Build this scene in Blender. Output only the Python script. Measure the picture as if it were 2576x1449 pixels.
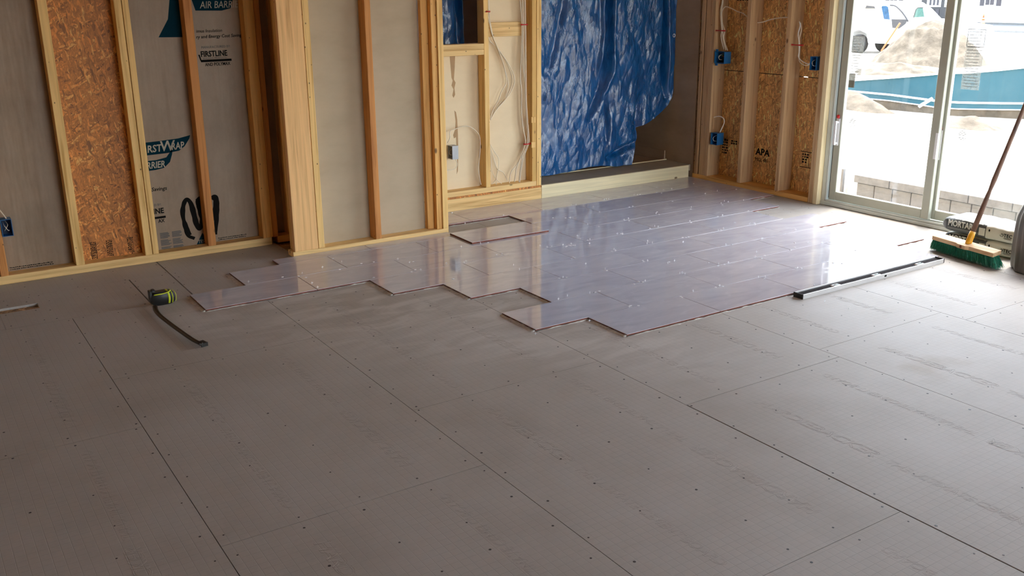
import bpy, bmesh, math, random
from mathutils import Vector, Matrix, noise
random.seed(7)
SC = bpy.context.scene
for o in list(bpy.data.objects): bpy.data.objects.remove(o)
COL = SC.collection
PI = math.pi

# ------------------------------------------------------------------ camera, sky, sun, exposure
cd = bpy.data.cameras.new('camera'); cam = bpy.data.objects.new('camera', cd); COL.objects.link(cam)
cd.sensor_width = 36.0; cd.lens = 2389.17 / 2576 * 36.0; cd.clip_start = 0.05; cd.clip_end = 400
def cam_axes(yaw, pitch, roll):
    f = Vector((math.sin(yaw)*math.cos(pitch), math.cos(yaw)*math.cos(pitch), -math.sin(pitch)))
    r = Vector((math.cos(yaw), -math.sin(yaw), 0)); u = r.cross(f)
    cr, sr = math.cos(roll), math.sin(roll)
    return cr*r + sr*u, -sr*r + cr*u, f
_r, _u, _f = cam_axes(0.576255, 0.303369, -0.008000)
M = Matrix((( _r.x, _u.x, -_f.x, -2.745159), (_r.y, _u.y, -_f.y, -3.233051), (_r.z, _u.z, -_f.z, 1.563500), (0,0,0,1)))
cam.matrix_world = M
SC.camera = cam
SC.view_settings.view_transform = 'Standard'; SC.view_settings.look = 'None'
SC.view_settings.gamma = 1.0; SC.view_settings.use_curve_mapping = False
SC.view_settings.exposure = 0.10

SUN_EL, SUN_AZ = math.radians(70), math.radians(20)     # azimuth from +X towards +Y
SKY_STRENGTH, SUN_STRENGTH = 2.8, 3.5
W = bpy.data.worlds.new('World'); SC.world = W; W.use_nodes = True
nt = W.node_tree; nt.nodes.clear()
sky = nt.nodes.new('ShaderNodeTexSky'); sky.sky_type = 'NISHITA'; sky.sun_disc = False
sky.sun_elevation = SUN_EL; sky.sun_rotation = PI/2 - SUN_AZ; sky.air_density = 1.0; sky.dust_density = 2.0; sky.ozone_density = 1.0
hsv = nt.nodes.new('ShaderNodeHueSaturation'); hsv.inputs['Saturation'].default_value = 0.52
bg = nt.nodes.new('ShaderNodeBackground'); bg.inputs['Strength'].default_value = SKY_STRENGTH
wo = nt.nodes.new('ShaderNodeOutputWorld')
nt.links.new(sky.outputs[0], hsv.inputs['Color']); nt.links.new(hsv.outputs[0], bg.inputs[0]); nt.links.new(bg.outputs[0], wo.inputs[0])
sl = bpy.data.lights.new('sun', 'SUN'); sl.energy = SUN_STRENGTH; sl.angle = math.radians(0.6); sl.color = (1.0, 0.95, 0.88)
so = bpy.data.objects.new('sun', sl); COL.objects.link(so); so.location = (10, 30, 30)
sd = Vector((math.cos(SUN_AZ)*math.cos(SUN_EL), math.sin(SUN_AZ)*math.cos(SUN_EL), math.sin(SUN_EL)))
so.rotation_euler = sd.to_track_quat('Z', 'Y').to_euler()

# ------------------------------------------------------------------ materials
def mat(name):
    m = bpy.data.materials.new(name); m.use_nodes = True
    n = m.node_tree; n.nodes.clear()
    out = n.nodes.new('ShaderNodeOutputMaterial'); b = n.nodes.new('ShaderNodeBsdfPrincipled')
    n.links.new(b.outputs[0], out.inputs[0]); return m, n, b
def N(n, t, **k):
    x = n.nodes.new(t)
    for a, v in k.items():
        if a in x.inputs: x.inputs[a].default_value = v
        else: setattr(x, a, v)
    return x
def L(n, a, b): n.links.new(a, b)
def ramp(n, fac, stops, interp='LINEAR'):
    r = n.nodes.new('ShaderNodeValToRGB'); r.color_ramp.interpolation = interp
    el = r.color_ramp.elements
    el[0].position, el[0].color = stops[0][0], (*stops[0][1], 1)
    el[1].position, el[1].color = stops[-1][0], (*stops[-1][1], 1)
    for p, c in stops[1:-1]:
        e = el.new(p); e.color = (*c, 1)
    L(n, fac, r.inputs[0]); return r.outputs[0]
def mixc(n, fac, a, b, mode='MIX'):
    m = n.nodes.new('ShaderNodeMix'); m.data_type = 'RGBA'; m.blend_type = mode
    for s, v in ((0, fac), (6, a), (7, b)):
        if hasattr(v, 'is_linked') or hasattr(v, 'links'): L(n, v, m.inputs[s])
        else: m.inputs[s].default_value = v if s == 0 else (*v, 1)
    return m.outputs[2]
def math_(n, op, a, b=None, clamp=False):
    m = n.nodes.new('ShaderNodeMath'); m.operation = op; m.use_clamp = clamp
    for i, v in enumerate((a, b)):
        if v is None: continue
        if hasattr(v, 'links'): L(n, v, m.inputs[i])
        else: m.inputs[i].default_value = v
    return m.outputs[0]
def coords(n, scale=(1,1,1), rnd=True, rot=(0,0,0)):
    tc = N(n, 'ShaderNodeTexCoord'); v = tc.outputs['Object']
    if rnd:
        oi = N(n, 'ShaderNodeObjectInfo'); mu = N(n, 'ShaderNodeVectorMath', operation='SCALE'); mu.inputs[0].default_value = (7.3, 13.1, 5.7)
        L(n, oi.outputs['Random'], mu.inputs['Scale'])
        ad = N(n, 'ShaderNodeVectorMath', operation='ADD'); L(n, v, ad.inputs[0]); L(n, mu.outputs[0], ad.inputs[1]); v = ad.outputs[0]
    mp = N(n, 'ShaderNodeMapping'); mp.inputs['Scale'].default_value = scale; mp.inputs['Rotation'].default_value = rot
    L(n, v, mp.inputs[0]); return mp.outputs[0]
def bump(n, b, h, strength=0.3, dist=0.01):
    bp = N(n, 'ShaderNodeBump'); bp.inputs['Strength'].default_value = strength; bp.inputs['Distance'].default_value = dist
    L(n, h, bp.inputs['Height']); L(n, bp.outputs[0], b.inputs['Normal']); return bp
def plain(name, col, rough=0.5, metal=0.0, noise_amt=0.12, nscale=12, spec=0.5, bumpd=0.0):
    m, n, b = mat(name)
    nz = N(n, 'ShaderNodeTexNoise'); nz.inputs['Scale'].default_value = nscale; nz.inputs['Detail'].default_value = 4
    L(n, coords(n), nz.inputs['Vector'])
    lo = tuple(c*(1-noise_amt) for c in col); hi = tuple(min(1, c*(1+noise_amt)) for c in col)
    L(n, ramp(n, nz.outputs[0], [(0.3, lo), (0.7, hi)]), b.inputs['Base Color'])
    b.inputs['Roughness'].default_value = rough; b.inputs['Metallic'].default_value = metal
    b.inputs['Specular IOR Level'].default_value = spec
    if bumpd: bump(n, b, nz.outputs[0], 0.5, bumpd)
    return m
def wood(name, axis, tone=(0.80, 0.46, 0.15), dark=(0.56, 0.26, 0.06), tint=0.25):
    m, n, b = mat(name)
    sc = [26, 26, 26]; sc[axis] = 1.1
    v = coords(n, tuple(sc))
    nz = N(n, 'ShaderNodeTexNoise'); nz.inputs['Scale'].default_value = 1.6; nz.inputs['Detail'].default_value = 5; nz.inputs['Distortion'].default_value = 0.6
    L(n, v, nz.inputs['Vector'])
    c1 = ramp(n, nz.outputs[0], [(0.30, dark), (0.46, tone), (0.62, tuple(min(1, c*1.14) for c in tone)), (0.8, tone)])
    sc2 = [150, 150, 150]; sc2[axis] = 3
    nf = N(n, 'ShaderNodeTexNoise'); nf.inputs['Scale'].default_value = 1; nf.inputs['Detail'].default_value = 3
    L(n, coords(n, tuple(sc2)), nf.inputs['Vector'])
    c2 = mixc(n, math_(n, 'MULTIPLY', nf.outputs[0], 0.35), c1, dark)
    # knots
    sk = [8, 8, 8]; sk[axis] = 4.4
    vo = N(n, 'ShaderNodeTexVoronoi'); vo.inputs['Scale'].default_value = 1.0
    L(n, coords(n, tuple(sk)), vo.inputs['Vector'])
    k = ramp(n, vo.outputs['Distance'], [(0.0, (1,1,1)), (0.055, (0.8,0.8,0.8)), (0.10, (0,0,0))])
    sp = N(n, 'ShaderNodeSeparateColor'); L(n, vo.outputs['Color'], sp.inputs[0])
    gate = math_(n, 'GREATER_THAN', sp.outputs[0], 0.45)
    kk = math_(n, 'MULTIPLY', k, gate)
    c3 = mixc(n, kk, c2, (0.13, 0.055, 0.02))
    v2 = N(n, 'ShaderNodeTexVoronoi'); v2.inputs['Scale'].default_value = 1.0; s3 = [24, 24, 24]; s3[axis] = 15
    L(n, coords(n, tuple(s3)), v2.inputs['Vector'])
    s2_ = N(n, 'ShaderNodeSeparateColor'); L(n, v2.outputs['Color'], s2_.inputs[0])
    nk = math_(n, 'MULTIPLY', ramp(n, v2.outputs['Distance'], [(0.05, (0.9,)*3), (0.10, (0,0,0))]), math_(n, 'GREATER_THAN', s2_.outputs[1], 0.72))
    c3 = mixc(n, nk, c3, (0.05, 0.025, 0.012))
    oi = N(n, 'ShaderNodeObjectInfo')
    vr = ramp(n, oi.outputs['Random'], [(0.0, (0.86, 0.78, 0.62)), (0.5, (1.0, 1.0, 1.0)), (1.0, (1.1, 0.92, 0.72))])
    c4 = mixc(n, tint*2, c3, vr, 'MULTIPLY')
    L(n, c4, b.inputs['Base Color']); b.inputs['Roughness'].default_value = 0.62; b.inputs['Specular IOR Level'].default_value = 0.35
    bump(n, b, nf.outputs[0], 0.35, 0.002)
    return m
def osb(name, base=(0.50, 0.235, 0.065), plane='xz'):
    m, n, b = mat(name)
    rots = {'xz': [(0, a, 0) for a in (1.2, 1.75, 2.2, 0.2)], 'yz': [(a, 0, 0) for a in (1.2, 1.75, 2.4, 0.1)], 'xy': [(0, 0, a) for a in (0.3, 0.9, 1.4, 2.6)]}[plane]
    sc = {'xz': (105, 20, 24), 'yz': (20, 105, 24), 'xy': (75, 16, 14)}[plane]
    dn = N(n, 'ShaderNodeTexNoise'); dn.inputs['Scale'].default_value = 14; dn.inputs['Detail'].default_value = 3
    tc = N(n, 'ShaderNodeTexCoord'); L(n, tc.outputs['Object'], dn.inputs['Vector'])
    col = None; hts = None
    for i, r in enumerate(rots):
        ad = N(n, 'ShaderNodeVectorMath', operation='MULTIPLY_ADD'); L(n, dn.outputs['Color'], ad.inputs[0]); ad.inputs[1].default_value = (0.022,)*3; L(n, tc.outputs['Object'], ad.inputs[2])
        ro = N(n, 'ShaderNodeMapping'); ro.inputs['Rotation'].default_value = r; L(n, ad.outputs[0], ro.inputs[0])
        mp = N(n, 'ShaderNodeMapping'); mp.inputs['Scale'].default_value = sc; mp.inputs['Location'].default_value = (i*3.3, i*5.1, i*2.2); L(n, ro.outputs[0], mp.inputs[0])
        vo = N(n, 'ShaderNodeTexVoronoi'); vo.inputs['Scale'].default_value = 1.0; L(n, mp.outputs[0], vo.inputs['Vector'])
        s = N(n, 'ShaderNodeSeparateColor'); L(n, vo.outputs['Color'], s.inputs[0])
        d = tuple(c*0.45 for c in base); h = tuple(min(1, c*1.5) for c in base)
        cc = ramp(n, s.outputs[i % 3], [(0.0, tuple(c*0.35 for c in base)), (0.08, tuple(c*0.6 for c in base)), (0.3, tuple(c*0.85 for c in base)), (0.75, tuple(c*1.1 for c in base)), (0.9, h), (1.0, tuple(min(0.9, c*2.0+0.05) for c in base))])
        if col is None: col = cc; hts = s.outputs[1]
        else:
            g = math_(n, 'GREATER_THAN', s.outputs[(i+1) % 3], 0.55)
            col = mixc(n, g, col, cc); hts = math_(n, 'ADD', hts, math_(n, 'MULTIPLY', s.outputs[0], g))
    fg = N(n, 'ShaderNodeTexNoise'); fg.inputs['Scale'].default_value = 1; fg.inputs['Detail'].default_value = 4; L(n, coords(n, (220, 60, 60) if plane != 'yz' else (60, 220, 60), False, (0.4, 0.4, 0.4)), fg.inputs['Vector'])
    col = mixc(n, ramp(n, fg.outputs[0], [(0.35, (0.5,)*3), (0.6, (0.0,)*3)]), col, tuple(c*0.35 for c in base))
    L(n, col, b.inputs['Base Color']); b.inputs['Roughness'].default_value = 0.55
    bump(n, b, hts, 0.25, 0.002); return m

MW = {a: wood('pine_' + a, i) for i, a in enumerate('xyz')}
MWr = wood('reddish_pine_z', 2, (0.66, 0.30, 0.09), (0.42, 0.15, 0.035), 0.1)
MWl = wood('pale_pine_z', 2, (0.86, 0.58, 0.23), (0.62, 0.35, 0.10), 0.06)
MWlx = wood('pale_pine_x', 0, (0.82, 0.57, 0.25), (0.58, 0.34, 0.12), 0.06)
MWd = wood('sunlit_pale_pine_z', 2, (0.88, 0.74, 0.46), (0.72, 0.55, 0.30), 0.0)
MWf = wood('pale_primed_board', 0, (0.76, 0.66, 0.42), (0.71, 0.61, 0.38), 0.0)
M_osb = osb('strand_board_back', (0.60, 0.22, 0.04), 'xz')
M_osb_y = osb('strand_board_right', (0.78, 0.42, 0.15), 'yz')
M_osb_z = osb('strand_board_floor', (0.42, 0.25, 0.11), 'xy')
M_dark = plain('deep_shade_board', (0.05, 0.04, 0.03), 0.8)

def m_wrap():
    m, n, b = mat('house_wrap_fabric')
    nz = N(n, 'ShaderNodeTexNoise'); nz.inputs['Scale'].default_value = 3.2; nz.inputs['Detail'].default_value = 8; nz.inputs['Roughness'].default_value = 0.65
    v = coords(n, (1, 1, 0.6), False); L(n, v, nz.inputs['Vector'])
    fn = N(n, 'ShaderNodeTexNoise'); fn.inputs['Scale'].default_value = 120; fn.inputs['Detail'].default_value = 2; L(n, coords(n, (1,1,1), False), fn.inputs['Vector'])
    c = ramp(n, nz.outputs[0], [(0.3, (0.25, 0.17, 0.10)), (0.55, (0.34, 0.24, 0.155)), (0.75, (0.41, 0.305, 0.205))])
    c = mixc(n, math_(n, 'MULTIPLY', fn.outputs[0], 0.18), c, (0.16, 0.12, 0.08))
    L(n, c, b.inputs['Base Color']); b.inputs['Roughness'].default_value = 0.5
    wv = N(n, 'ShaderNodeTexNoise'); wv.inputs['Scale'].default_value = 1.0; wv.inputs['Detail'].default_value = 3; L(n, coords(n, (9, 9, 1.2), False), wv.inputs['Vector'])
    bump(n, b, wv.outputs[0], 0.6, 0.02); return m
M_wrap = m_wrap()
def m_board(name, a, c_, stains=False):
    m, n, b = mat(name)
    nz = N(n, 'ShaderNodeTexNoise'); nz.inputs['Scale'].default_value = 2.4; nz.inputs['Detail'].default_value = 8; nz.inputs['Roughness'].default_value = 0.6
    L(n, coords(n, (1, 1, 2.2), False), nz.inputs['Vector'])
    c = ramp(n, nz.outputs[0], [(0.32, a), (0.7, c_)])
    if stains:
        n2 = N(n, 'ShaderNodeTexNoise'); n2.inputs['Scale'].default_value = 1; n2.inputs['Detail'].default_value = 3; L(n, coords(n, (14, 14, 3), False), n2.inputs['Vector'])
        c = mixc(n, ramp(n, n2.outputs[0], [(0.68, (0,0,0)), (0.71, (0.55,)*3)]), c, (0.42, 0.26, 0.12))
    L(n, c, b.inputs['Base Color']); b.inputs['Roughness'].default_value = 0.75
    bump(n, b, nz.outputs[0], 0.2, 0.01); return m
M_paper = m_board('grey_board_paper', (0.44, 0.35, 0.235), (0.52, 0.42, 0.29))
M_buff = m_board('buff_board_paper', (0.78, 0.62, 0.40), (0.86, 0.70, 0.46), False)
M_sill = m_board('dusty_sill_wood', (0.30, 0.25, 0.17), (0.44, 0.37, 0.25))
M_ply = m_board('dull_plywood', (0.30, 0.205, 0.125), (0.40, 0.285, 0.185))

def m_cement():
    m, n, b = mat('cement_board')
    tc = N(n, 'ShaderNodeTexCoord'); sx = N(n, 'ShaderNodeSeparateXYZ'); L(n, tc.outputs['Object'], sx.inputs[0])
    def gridl(o):
        f = math_(n, 'FRACT', math_(n, 'MULTIPLY', o, 1/0.0305))
        d = math_(n, 'ABSOLUTE', math_(n, 'SUBTRACT', f, 0.5))
        return math_(n, 'MULTIPLY', math_(n, 'SUBTRACT', d, 0.445), 1/0.055, clamp=True)
    g = math_(n, 'MAXIMUM', gridl(sx.outputs[0]), gridl(sx.outputs[1]))
    br = N(n, 'ShaderNodeTexNoise'); br.inputs['Scale'].default_value = 3.5; L(n, tc.outputs['Object'], br.inputs['Vector'])
    g = math_(n, 'MULTIPLY', g, ramp(n, br.outputs[0], [(0.3, (0.45,)*3), (0.6, (1,1,1))]))
    nz = N(n, 'ShaderNodeTexNoise'); nz.inputs['Scale'].default_value = 1.3; nz.inputs['Detail'].default_value = 9; nz.inputs['Roughness'].default_value = 0.62; L(n, tc.outputs['Object'], nz.inputs['Vector'])
    c = ramp(n, nz.outputs[0], [(0.3, (0.405, 0.368, 0.32)), (0.5, (0.465, 0.433, 0.39)), (0.72, (0.505, 0.48, 0.448))])
    fn = N(n, 'ShaderNodeTexNoise'); fn.inputs['Scale'].default_value = 55; fn.inputs['Detail'].default_value = 3; L(n, tc.outputs['Object'], fn.inputs['Vector'])
    c = mixc(n, math_(n, 'MULTIPLY', fn.outputs[0], 0.12), c, (0.2, 0.18, 0.16))
    # brown water stains
    sn = N(n, 'ShaderNodeTexNoise'); sn.inputs['Scale'].default_value = 1.1; sn.inputs['Detail'].default_value = 7; L(n, coords(n, (1,1,1), False, (0,0,0.7)), sn.inputs['Vector'])
    c = mixc(n, ramp(n, sn.outputs[0], [(0.66, (0,0,0)), (0.74, (0.5,)*3)]), c, (0.30, 0.22, 0.13))
    c = mixc(n, math_(n, 'MULTIPLY', g, 0.20), c, (0.15, 0.14, 0.13))
    # dried thinset wiped over the boards in front of the tiles
    tn = N(n, 'ShaderNodeTexNoise'); tn.inputs['Scale'].default_value = 1.0; tn.inputs['Detail'].default_value = 6; tn.inputs['Distortion'].default_value = 1.2; L(n, coords(n, (2.4, 6.5, 1), False, (0,0,0.25)), tn.inputs['Vector'])
    # signed distance (m) ahead of the tile edge: y + 0.95*... stepped edge approximated by a line from (-1.6,1.5) to (0,0)
    e = math_(n, 'ADD', math_(n, 'MULTIPLY', sx.outputs[0], 0.69), math_(n, 'MULTIPLY', sx.outputs[1], 0.72))
    band = ramp(n, math_(n, 'ADD', math_(n, 'MULTIPLY', e, 0.5), 0.5), [(0.22, (0,0,0)), (0.40, (0.75,)*3), (0.62, (1,1,1))])
    left = ramp(n, math_(n, 'ADD', math_(n, 'MULTIPLY', sx.outputs[0], 0.25), 0.5), [(0.02, (0,0,0)), (0.10, (1,1,1)), (0.50, (1,1,1)), (0.60, (0.1,)*3)])
    lim = ramp(n, math_(n, 'MULTIPLY', sx.outputs[1], 0.4), [(0.62, (1,1,1)), (0.76, (0.0,)*3)])
    t = math_(n, 'MULTIPLY', math_(n, 'MULTIPLY', math_(n, 'MULTIPLY', band, left), lim), ramp(n, tn.outputs[0], [(0.42, (0,0,0)), (0.60, (1,1,1))]))
    c = mixc(n, math_(n, 'MULTIPLY', t, 0.55), c, (0.66, 0.63, 0.59))
    L(n, c, b.inputs['Base Color']); b.inputs['Roughness'].default_value = 0.6; b.inputs['Specular IOR Level'].default_value = 0.4
    h = math_(n, 'ADD', math_(n, 'MULTIPLY', g, -0.6), math_(n, 'MULTIPLY', fn.outputs[0], 0.25))
    bump(n, b, h, 0.35, 0.0015); return m
M_cem = m_cement()
M_letter = plain('embossed_cement', (0.41, 0.38, 0.34), 0.6, nscale=8)

def m_tile():
    m, n, b = mat('polished_porcelain')
    nz = N(n, 'ShaderNodeTexNoise'); nz.inputs['Scale'].default_value = 1.0; nz.inputs['Detail'].default_value = 7; nz.inputs['Distortion'].default_value = 1.6
    L(n, coords(n, (2.2, 7.5, 2), True, (0, 0, 0.12)), nz.inputs['Vector'])
    c = ramp(n, nz.outputs[0], [(0.25, (0.50, 0.485, 0.535)), (0.5, (0.58, 0.565, 0.61)), (0.75, (0.64, 0.625, 0.65))])
    sm = N(n, 'ShaderNodeTexNoise'); sm.inputs['Scale'].default_value = 1.0; sm.inputs['Detail'].default_value = 8; sm.inputs['Distortion'].default_value = 0.8; L(n, coords(n, (9, 16, 6), True, (0, 0, 0.5)), sm.inputs['Vector'])
    s = ramp(n, sm.outputs[0], [(0.56, (0,0,0)), (0.72, (0.6,)*3)])
    c = mixc(n, math_(n, 'MULTIPLY', s, 0.5), c, (0.75, 0.75, 0.77))
    L(n, c, b.inputs['Base Color'])
    ro = math_(n, 'ADD', math_(n, 'MULTIPLY', s, 0.30), 0.055)
    L(n, ro, b.inputs['Roughness']); b.inputs['IOR'].default_value = 1.8; b.inputs['Specular IOR Level'].default_value = 0.5
    wv = N(n, 'ShaderNodeTexNoise'); wv.inputs['Scale'].default_value = 4.5; wv.inputs['Detail'].default_value = 1; L(n, coords(n), wv.inputs['Vector'])
    bump(n, b, wv.outputs[0], 0.10, 0.004); return m
M_tile = m_tile()
M_body = plain('red_tile_body', (0.17, 0.042, 0.02), 0.8, noise_amt=0.4, nscale=40)
M_mortar = plain('thinset_mortar', (0.58, 0.55, 0.50), 0.85, noise_amt=0.2, nscale=60, bumpd=0.004)
M_joint = plain('joint_mortar', (0.13, 0.12, 0.11), 0.9)
M_white = plain('white_plastic', (0.92, 0.93, 0.95), 0.4, noise_amt=0.02)
M_screw = plain('dark_screw', (0.045, 0.04, 0.038), 0.5, noise_amt=0.2)
M_vinyl = plain('vinyl_frame', (0.60, 0.64, 0.60), 0.35, noise_amt=0.04)
M_vinyld = plain('vinyl_sash', (0.44, 0.45, 0.37), 0.4, noise_amt=0.04)
M_seal = plain('black_gasket', (0.03, 0.035, 0.03), 0.6)
M_red = plain('red_plastic', (0.55, 0.02, 0.02), 0.4)
M_blue = plain('blue_box_plastic', (0.015, 0.13, 0.33), 0.45, noise_amt=0.08)
M_blue2 = plain('dark_box_inside', (0.01, 0.03, 0.07), 0.6)
M_steel = plain('galvanised_steel', (0.42, 0.43, 0.44), 0.45, 0.4)
M_cable = plain('cable_sheath', (0.80, 0.70, 0.54), 0.5, noise_amt=0.05)
M_cablew = plain('cable_sheath_white', (0.88, 0.84, 0.76), 0.5, noise_amt=0.05)
M_black = plain('black_plastic', (0.012, 0.012, 0.011), 0.45)
M_blk2 = plain('blade_shade_and_patch_black', (0.02, 0.015, 0.013), 0.4)  # own black of the top patch; on the blade it stands for shade
M_yel = plain('yellow_plastic', (0.55, 0.62, 0.02), 0.4, noise_amt=0.05)
M_org = plain('amber_plastic', (0.75, 0.36, 0.01), 0.4, noise_amt=0.05)
M_print = plain('teal_print', (0.003, 0.030, 0.047), 0.9, noise_amt=0.1, spec=0.1)
M_ink = plain('black_print', (0.010, 0.009, 0.008), 0.9, spec=0.1)
M_inkg = plain('grey_print', (0.10, 0.10, 0.095), 0.7)
M_inkp = plain('pale_print', (0.42, 0.37, 0.28), 0.6)
M_inkl = plain('faded_grey_print', (0.30, 0.31, 0.30), 0.7)
M_alu = plain('aluminium', (0.72, 0.72, 0.70), 0.35, 0.5, noise_amt=0.05)
M_aluw = plain('level_web', (0.035, 0.03, 0.03), 0.95, 0.0, spec=0.1)
def m_glass(name, tint=(0.97, 0.99, 0.98), r=0.06):
    m = bpy.data.materials.new(name); m.use_nodes = True; n = m.node_tree; n.nodes.clear()
    out = n.nodes.new('ShaderNodeOutputMaterial'); t = N(n, 'ShaderNodeBsdfTransparent'); g = N(n, 'ShaderNodeBsdfGlossy')
    t.inputs[0].default_value = (*tint, 1); g.inputs['Roughness'].default_value = 0.02
    lw = N(n, 'ShaderNodeLayerWeight'); fr = math_(n, 'ADD', math_(n, 'MULTIPLY', math_(n, 'POWER', lw.outputs['Facing'], 5.0), 0.9), 0.035); nz = N(n, 'ShaderNodeTexNoise'); nz.inputs['Scale'].default_value = 2
    tcc = N(n, 'ShaderNodeTexCoord'); L(n, tcc.outputs['Object'], nz.inputs['Vector'])
    lw.inputs[0].default_value = 0.5; f = math_(n, 'MULTIPLY', fr, math_(n, 'ADD', math_(n, 'MULTIPLY', nz.outputs[0], 0.1), 0.9))
    mx = N(n, 'ShaderNodeMixShader'); L(n, f, mx.inputs[0]); L(n, t.outputs[0], mx.inputs[1]); L(n, g.outputs[0], mx.inputs[2]); L(n, mx.outputs[0], out.inputs[0]); return m
M_glass = m_glass('coated_glass', (0.82, 0.825, 0.81)); M_glass2 = m_glass('clear_glass', (0.98, 0.98, 0.98))
def m_label():
    m = bpy.data.materials.new('translucent_label'); m.use_nodes = True; n = m.node_tree; n.nodes.clear()
    out = n.nodes.new('ShaderNodeOutputMaterial'); t = N(n, 'ShaderNodeBsdfTransparent'); g = N(n, 'ShaderNodeBsdfDiffuse'); g.inputs[0].default_value = (0.7, 0.72, 0.68, 1)
    tc = N(n, 'ShaderNodeTexCoord'); nz = N(n, 'ShaderNodeTexNoise'); nz.inputs['Scale'].default_value = 30; L(n, tc.outputs['Object'], nz.inputs['Vector'])
    mx = N(n, 'ShaderNodeMixShader'); L(n, math_(n, 'MULTIPLY', nz.outputs[0], 0.7), mx.inputs[0]); L(n, t.outputs[0], mx.inputs[1]); L(n, g.outputs[0], mx.inputs[2]); L(n, mx.outputs[0], out.inputs[0]); return m
M_label = m_label()
def m_tarp():
    m, n, b = mat('blue_poly_tarp')
    nz = N(n, 'ShaderNodeTexNoise'); nz.inputs['Scale'].default_value = 1; nz.inputs['Detail'].default_value = 6; nz.inputs['Distortion'].default_value = 1.0
    L(n, coords(n, (16, 16, 6.5), False), nz.inputs['Vector'])
    L(n, ramp(n, nz.outputs[0], [(0.3, (0.002, 0.055, 0.19)), (0.7, (0.006, 0.11, 0.33))]), b.inputs['Base Color'])
    b.inputs['Roughness'].default_value = 0.25; b.inputs['Specular IOR Level'].default_value = 0.8; b.inputs['IOR'].default_value = 1.55
    w = N(n, 'ShaderNodeTexNoise'); w.inputs['Scale'].default_value = 1; w.inputs['Detail'].default_value = 5; w.inputs['Distortion'].default_value = 1.5; L(n, coords(n, (46, 46, 26), False, (0, 0.5, 0)), w.inputs['Vector'])
    hs = []
    for sc, ro in (((9.5, 9.5, 4.2), 0.35), ((36, 36, 16), -0.3)):
        v = N(n, 'ShaderNodeVectorMath', operation='MULTIPLY_ADD'); L(n, nz.outputs['Color'], v.inputs[0]); v.inputs[1].default_value = (0.6,)*3; L(n, coords(n, sc, False, (0, ro, 0)), v.inputs[2])
        vo = N(n, 'ShaderNodeTexVoronoi'); vo.inputs['Scale'].default_value = 1.0; L(n, v.outputs[0], vo.inputs['Vector'])
        df = N(n, 'ShaderNodeVectorMath', operation='SUBTRACT'); L(n, v.outputs[0], df.inputs[0]); L(n, vo.outputs['Position'], df.inputs[1])
        cc = N(n, 'ShaderNodeVectorMath', operation='SUBTRACT'); L(n, vo.outputs['Color'], cc.inputs[0]); cc.inputs[1].default_value = (0.5,)*3
        dt = N(n, 'ShaderNodeVectorMath', operation='DOT_PRODUCT'); L(n, df.outputs[0], dt.inputs[0]); L(n, cc.outputs[0], dt.inputs[1]); hs.append(dt.outputs['Value'])
    # the crumpling is strong in patches and nearly absent between them
    pt = N(n, 'ShaderNodeTexNoise'); pt.inputs['Scale'].default_value = 1; pt.inputs['Detail'].default_value = 2; L(n, coords(n, (5, 5, 2.6), False, (0, 0.3, 0)), pt.inputs['Vector'])
    msk = ramp(n, pt.outputs[0], [(0.40, (0.25,)*3), (0.60, (1,1,1))])
    h = math_(n, 'ADD', math_(n, 'MULTIPLY', hs[0], 2.4), math_(n, 'ADD', math_(n, 'MULTIPLY', hs[1], 0.65), math_(n, 'MULTIPLY', w.outputs[0], 0.25)))
    bump(n, b, math_(n, 'MULTIPLY', h, msk), 0.9, 0.014); return m
M_tarp = m_tarp()
def m_ground(name, a, c_, s=1.2, bd=0.05):
    m, n, b = mat(name)
    nz = N(n, 'ShaderNodeTexNoise'); nz.inputs['Scale'].default_value = s; nz.inputs['Detail'].default_value = 10; nz.inputs['Roughness'].default_value = 0.65
    L(n, coords(n, (1,1,1), False), nz.inputs['Vector'])
    L(n, ramp(n, nz.outputs[0], [(0.35, a), (0.62, c_)]), b.inputs['Base Color']); b.inputs['Roughness'].default_value = 0.9
    bump(n, b, nz.outputs[0], 0.5, bd); return m
M_ground = m_ground('pale_sandy_ground', (0.36, 0.32, 0.26), (0.60, 0.57, 0.52))
M_sand = m_ground('heaped_sand', (0.07, 0.055, 0.036), (0.15, 0.12, 0.085), 3.0, 0.12)
M_block = m_ground('grey_concrete_block', (0.15, 0.155, 0.155), (0.20, 0.205, 0.205), 14, 0.01)
M_shell = m_ground('blue_pool_shell', (0.004, 0.062, 0.085), (0.035, 0.095, 0.115), 0.6, 0.01)
M_paint = plain('white_paint', (0.82, 0.83, 0.84), 0.45, noise_amt=0.03)
M_tire = plain('tyre_rubber', (0.03, 0.03, 0.03), 0.8)
M_grey = plain('dark_grey_door', (0.045, 0.043, 0.045), 0.6)
M_shut = plain('grey_shutter', (0.055, 0.05, 0.058), 0.6)
M_tint = plain('tinted_glass', (0.02, 0.07, 0.14), 0.08, noise_amt=0.3)
M_tintg = plain('greenish_glass', (0.05, 0.13, 0.11), 0.15, noise_amt=0.2)
M_cone = plain('orange_cone', (0.85, 0.12, 0.03), 0.5)
M_bagw = plain('white_sack_paper', (0.72, 0.72, 0.66), 0.55, noise_amt=0.04, bumpd=0.004)
M_bagd = plain('grey_sack_print', (0.075, 0.08, 0.078), 0.55, noise_amt=0.15)
M_bagm = plain('mid_grey_sack_print', (0.16, 0.165, 0.16), 0.55)
M_bristle = plain('green_bristle', (0.01, 0.20, 0.11), 0.5, noise_amt=0.4, nscale=90)
M_block_w = wood('broom_block_wood', 1, (0.62, 0.42, 0.24), (0.5, 0.3, 0.15), 0.0)
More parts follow.
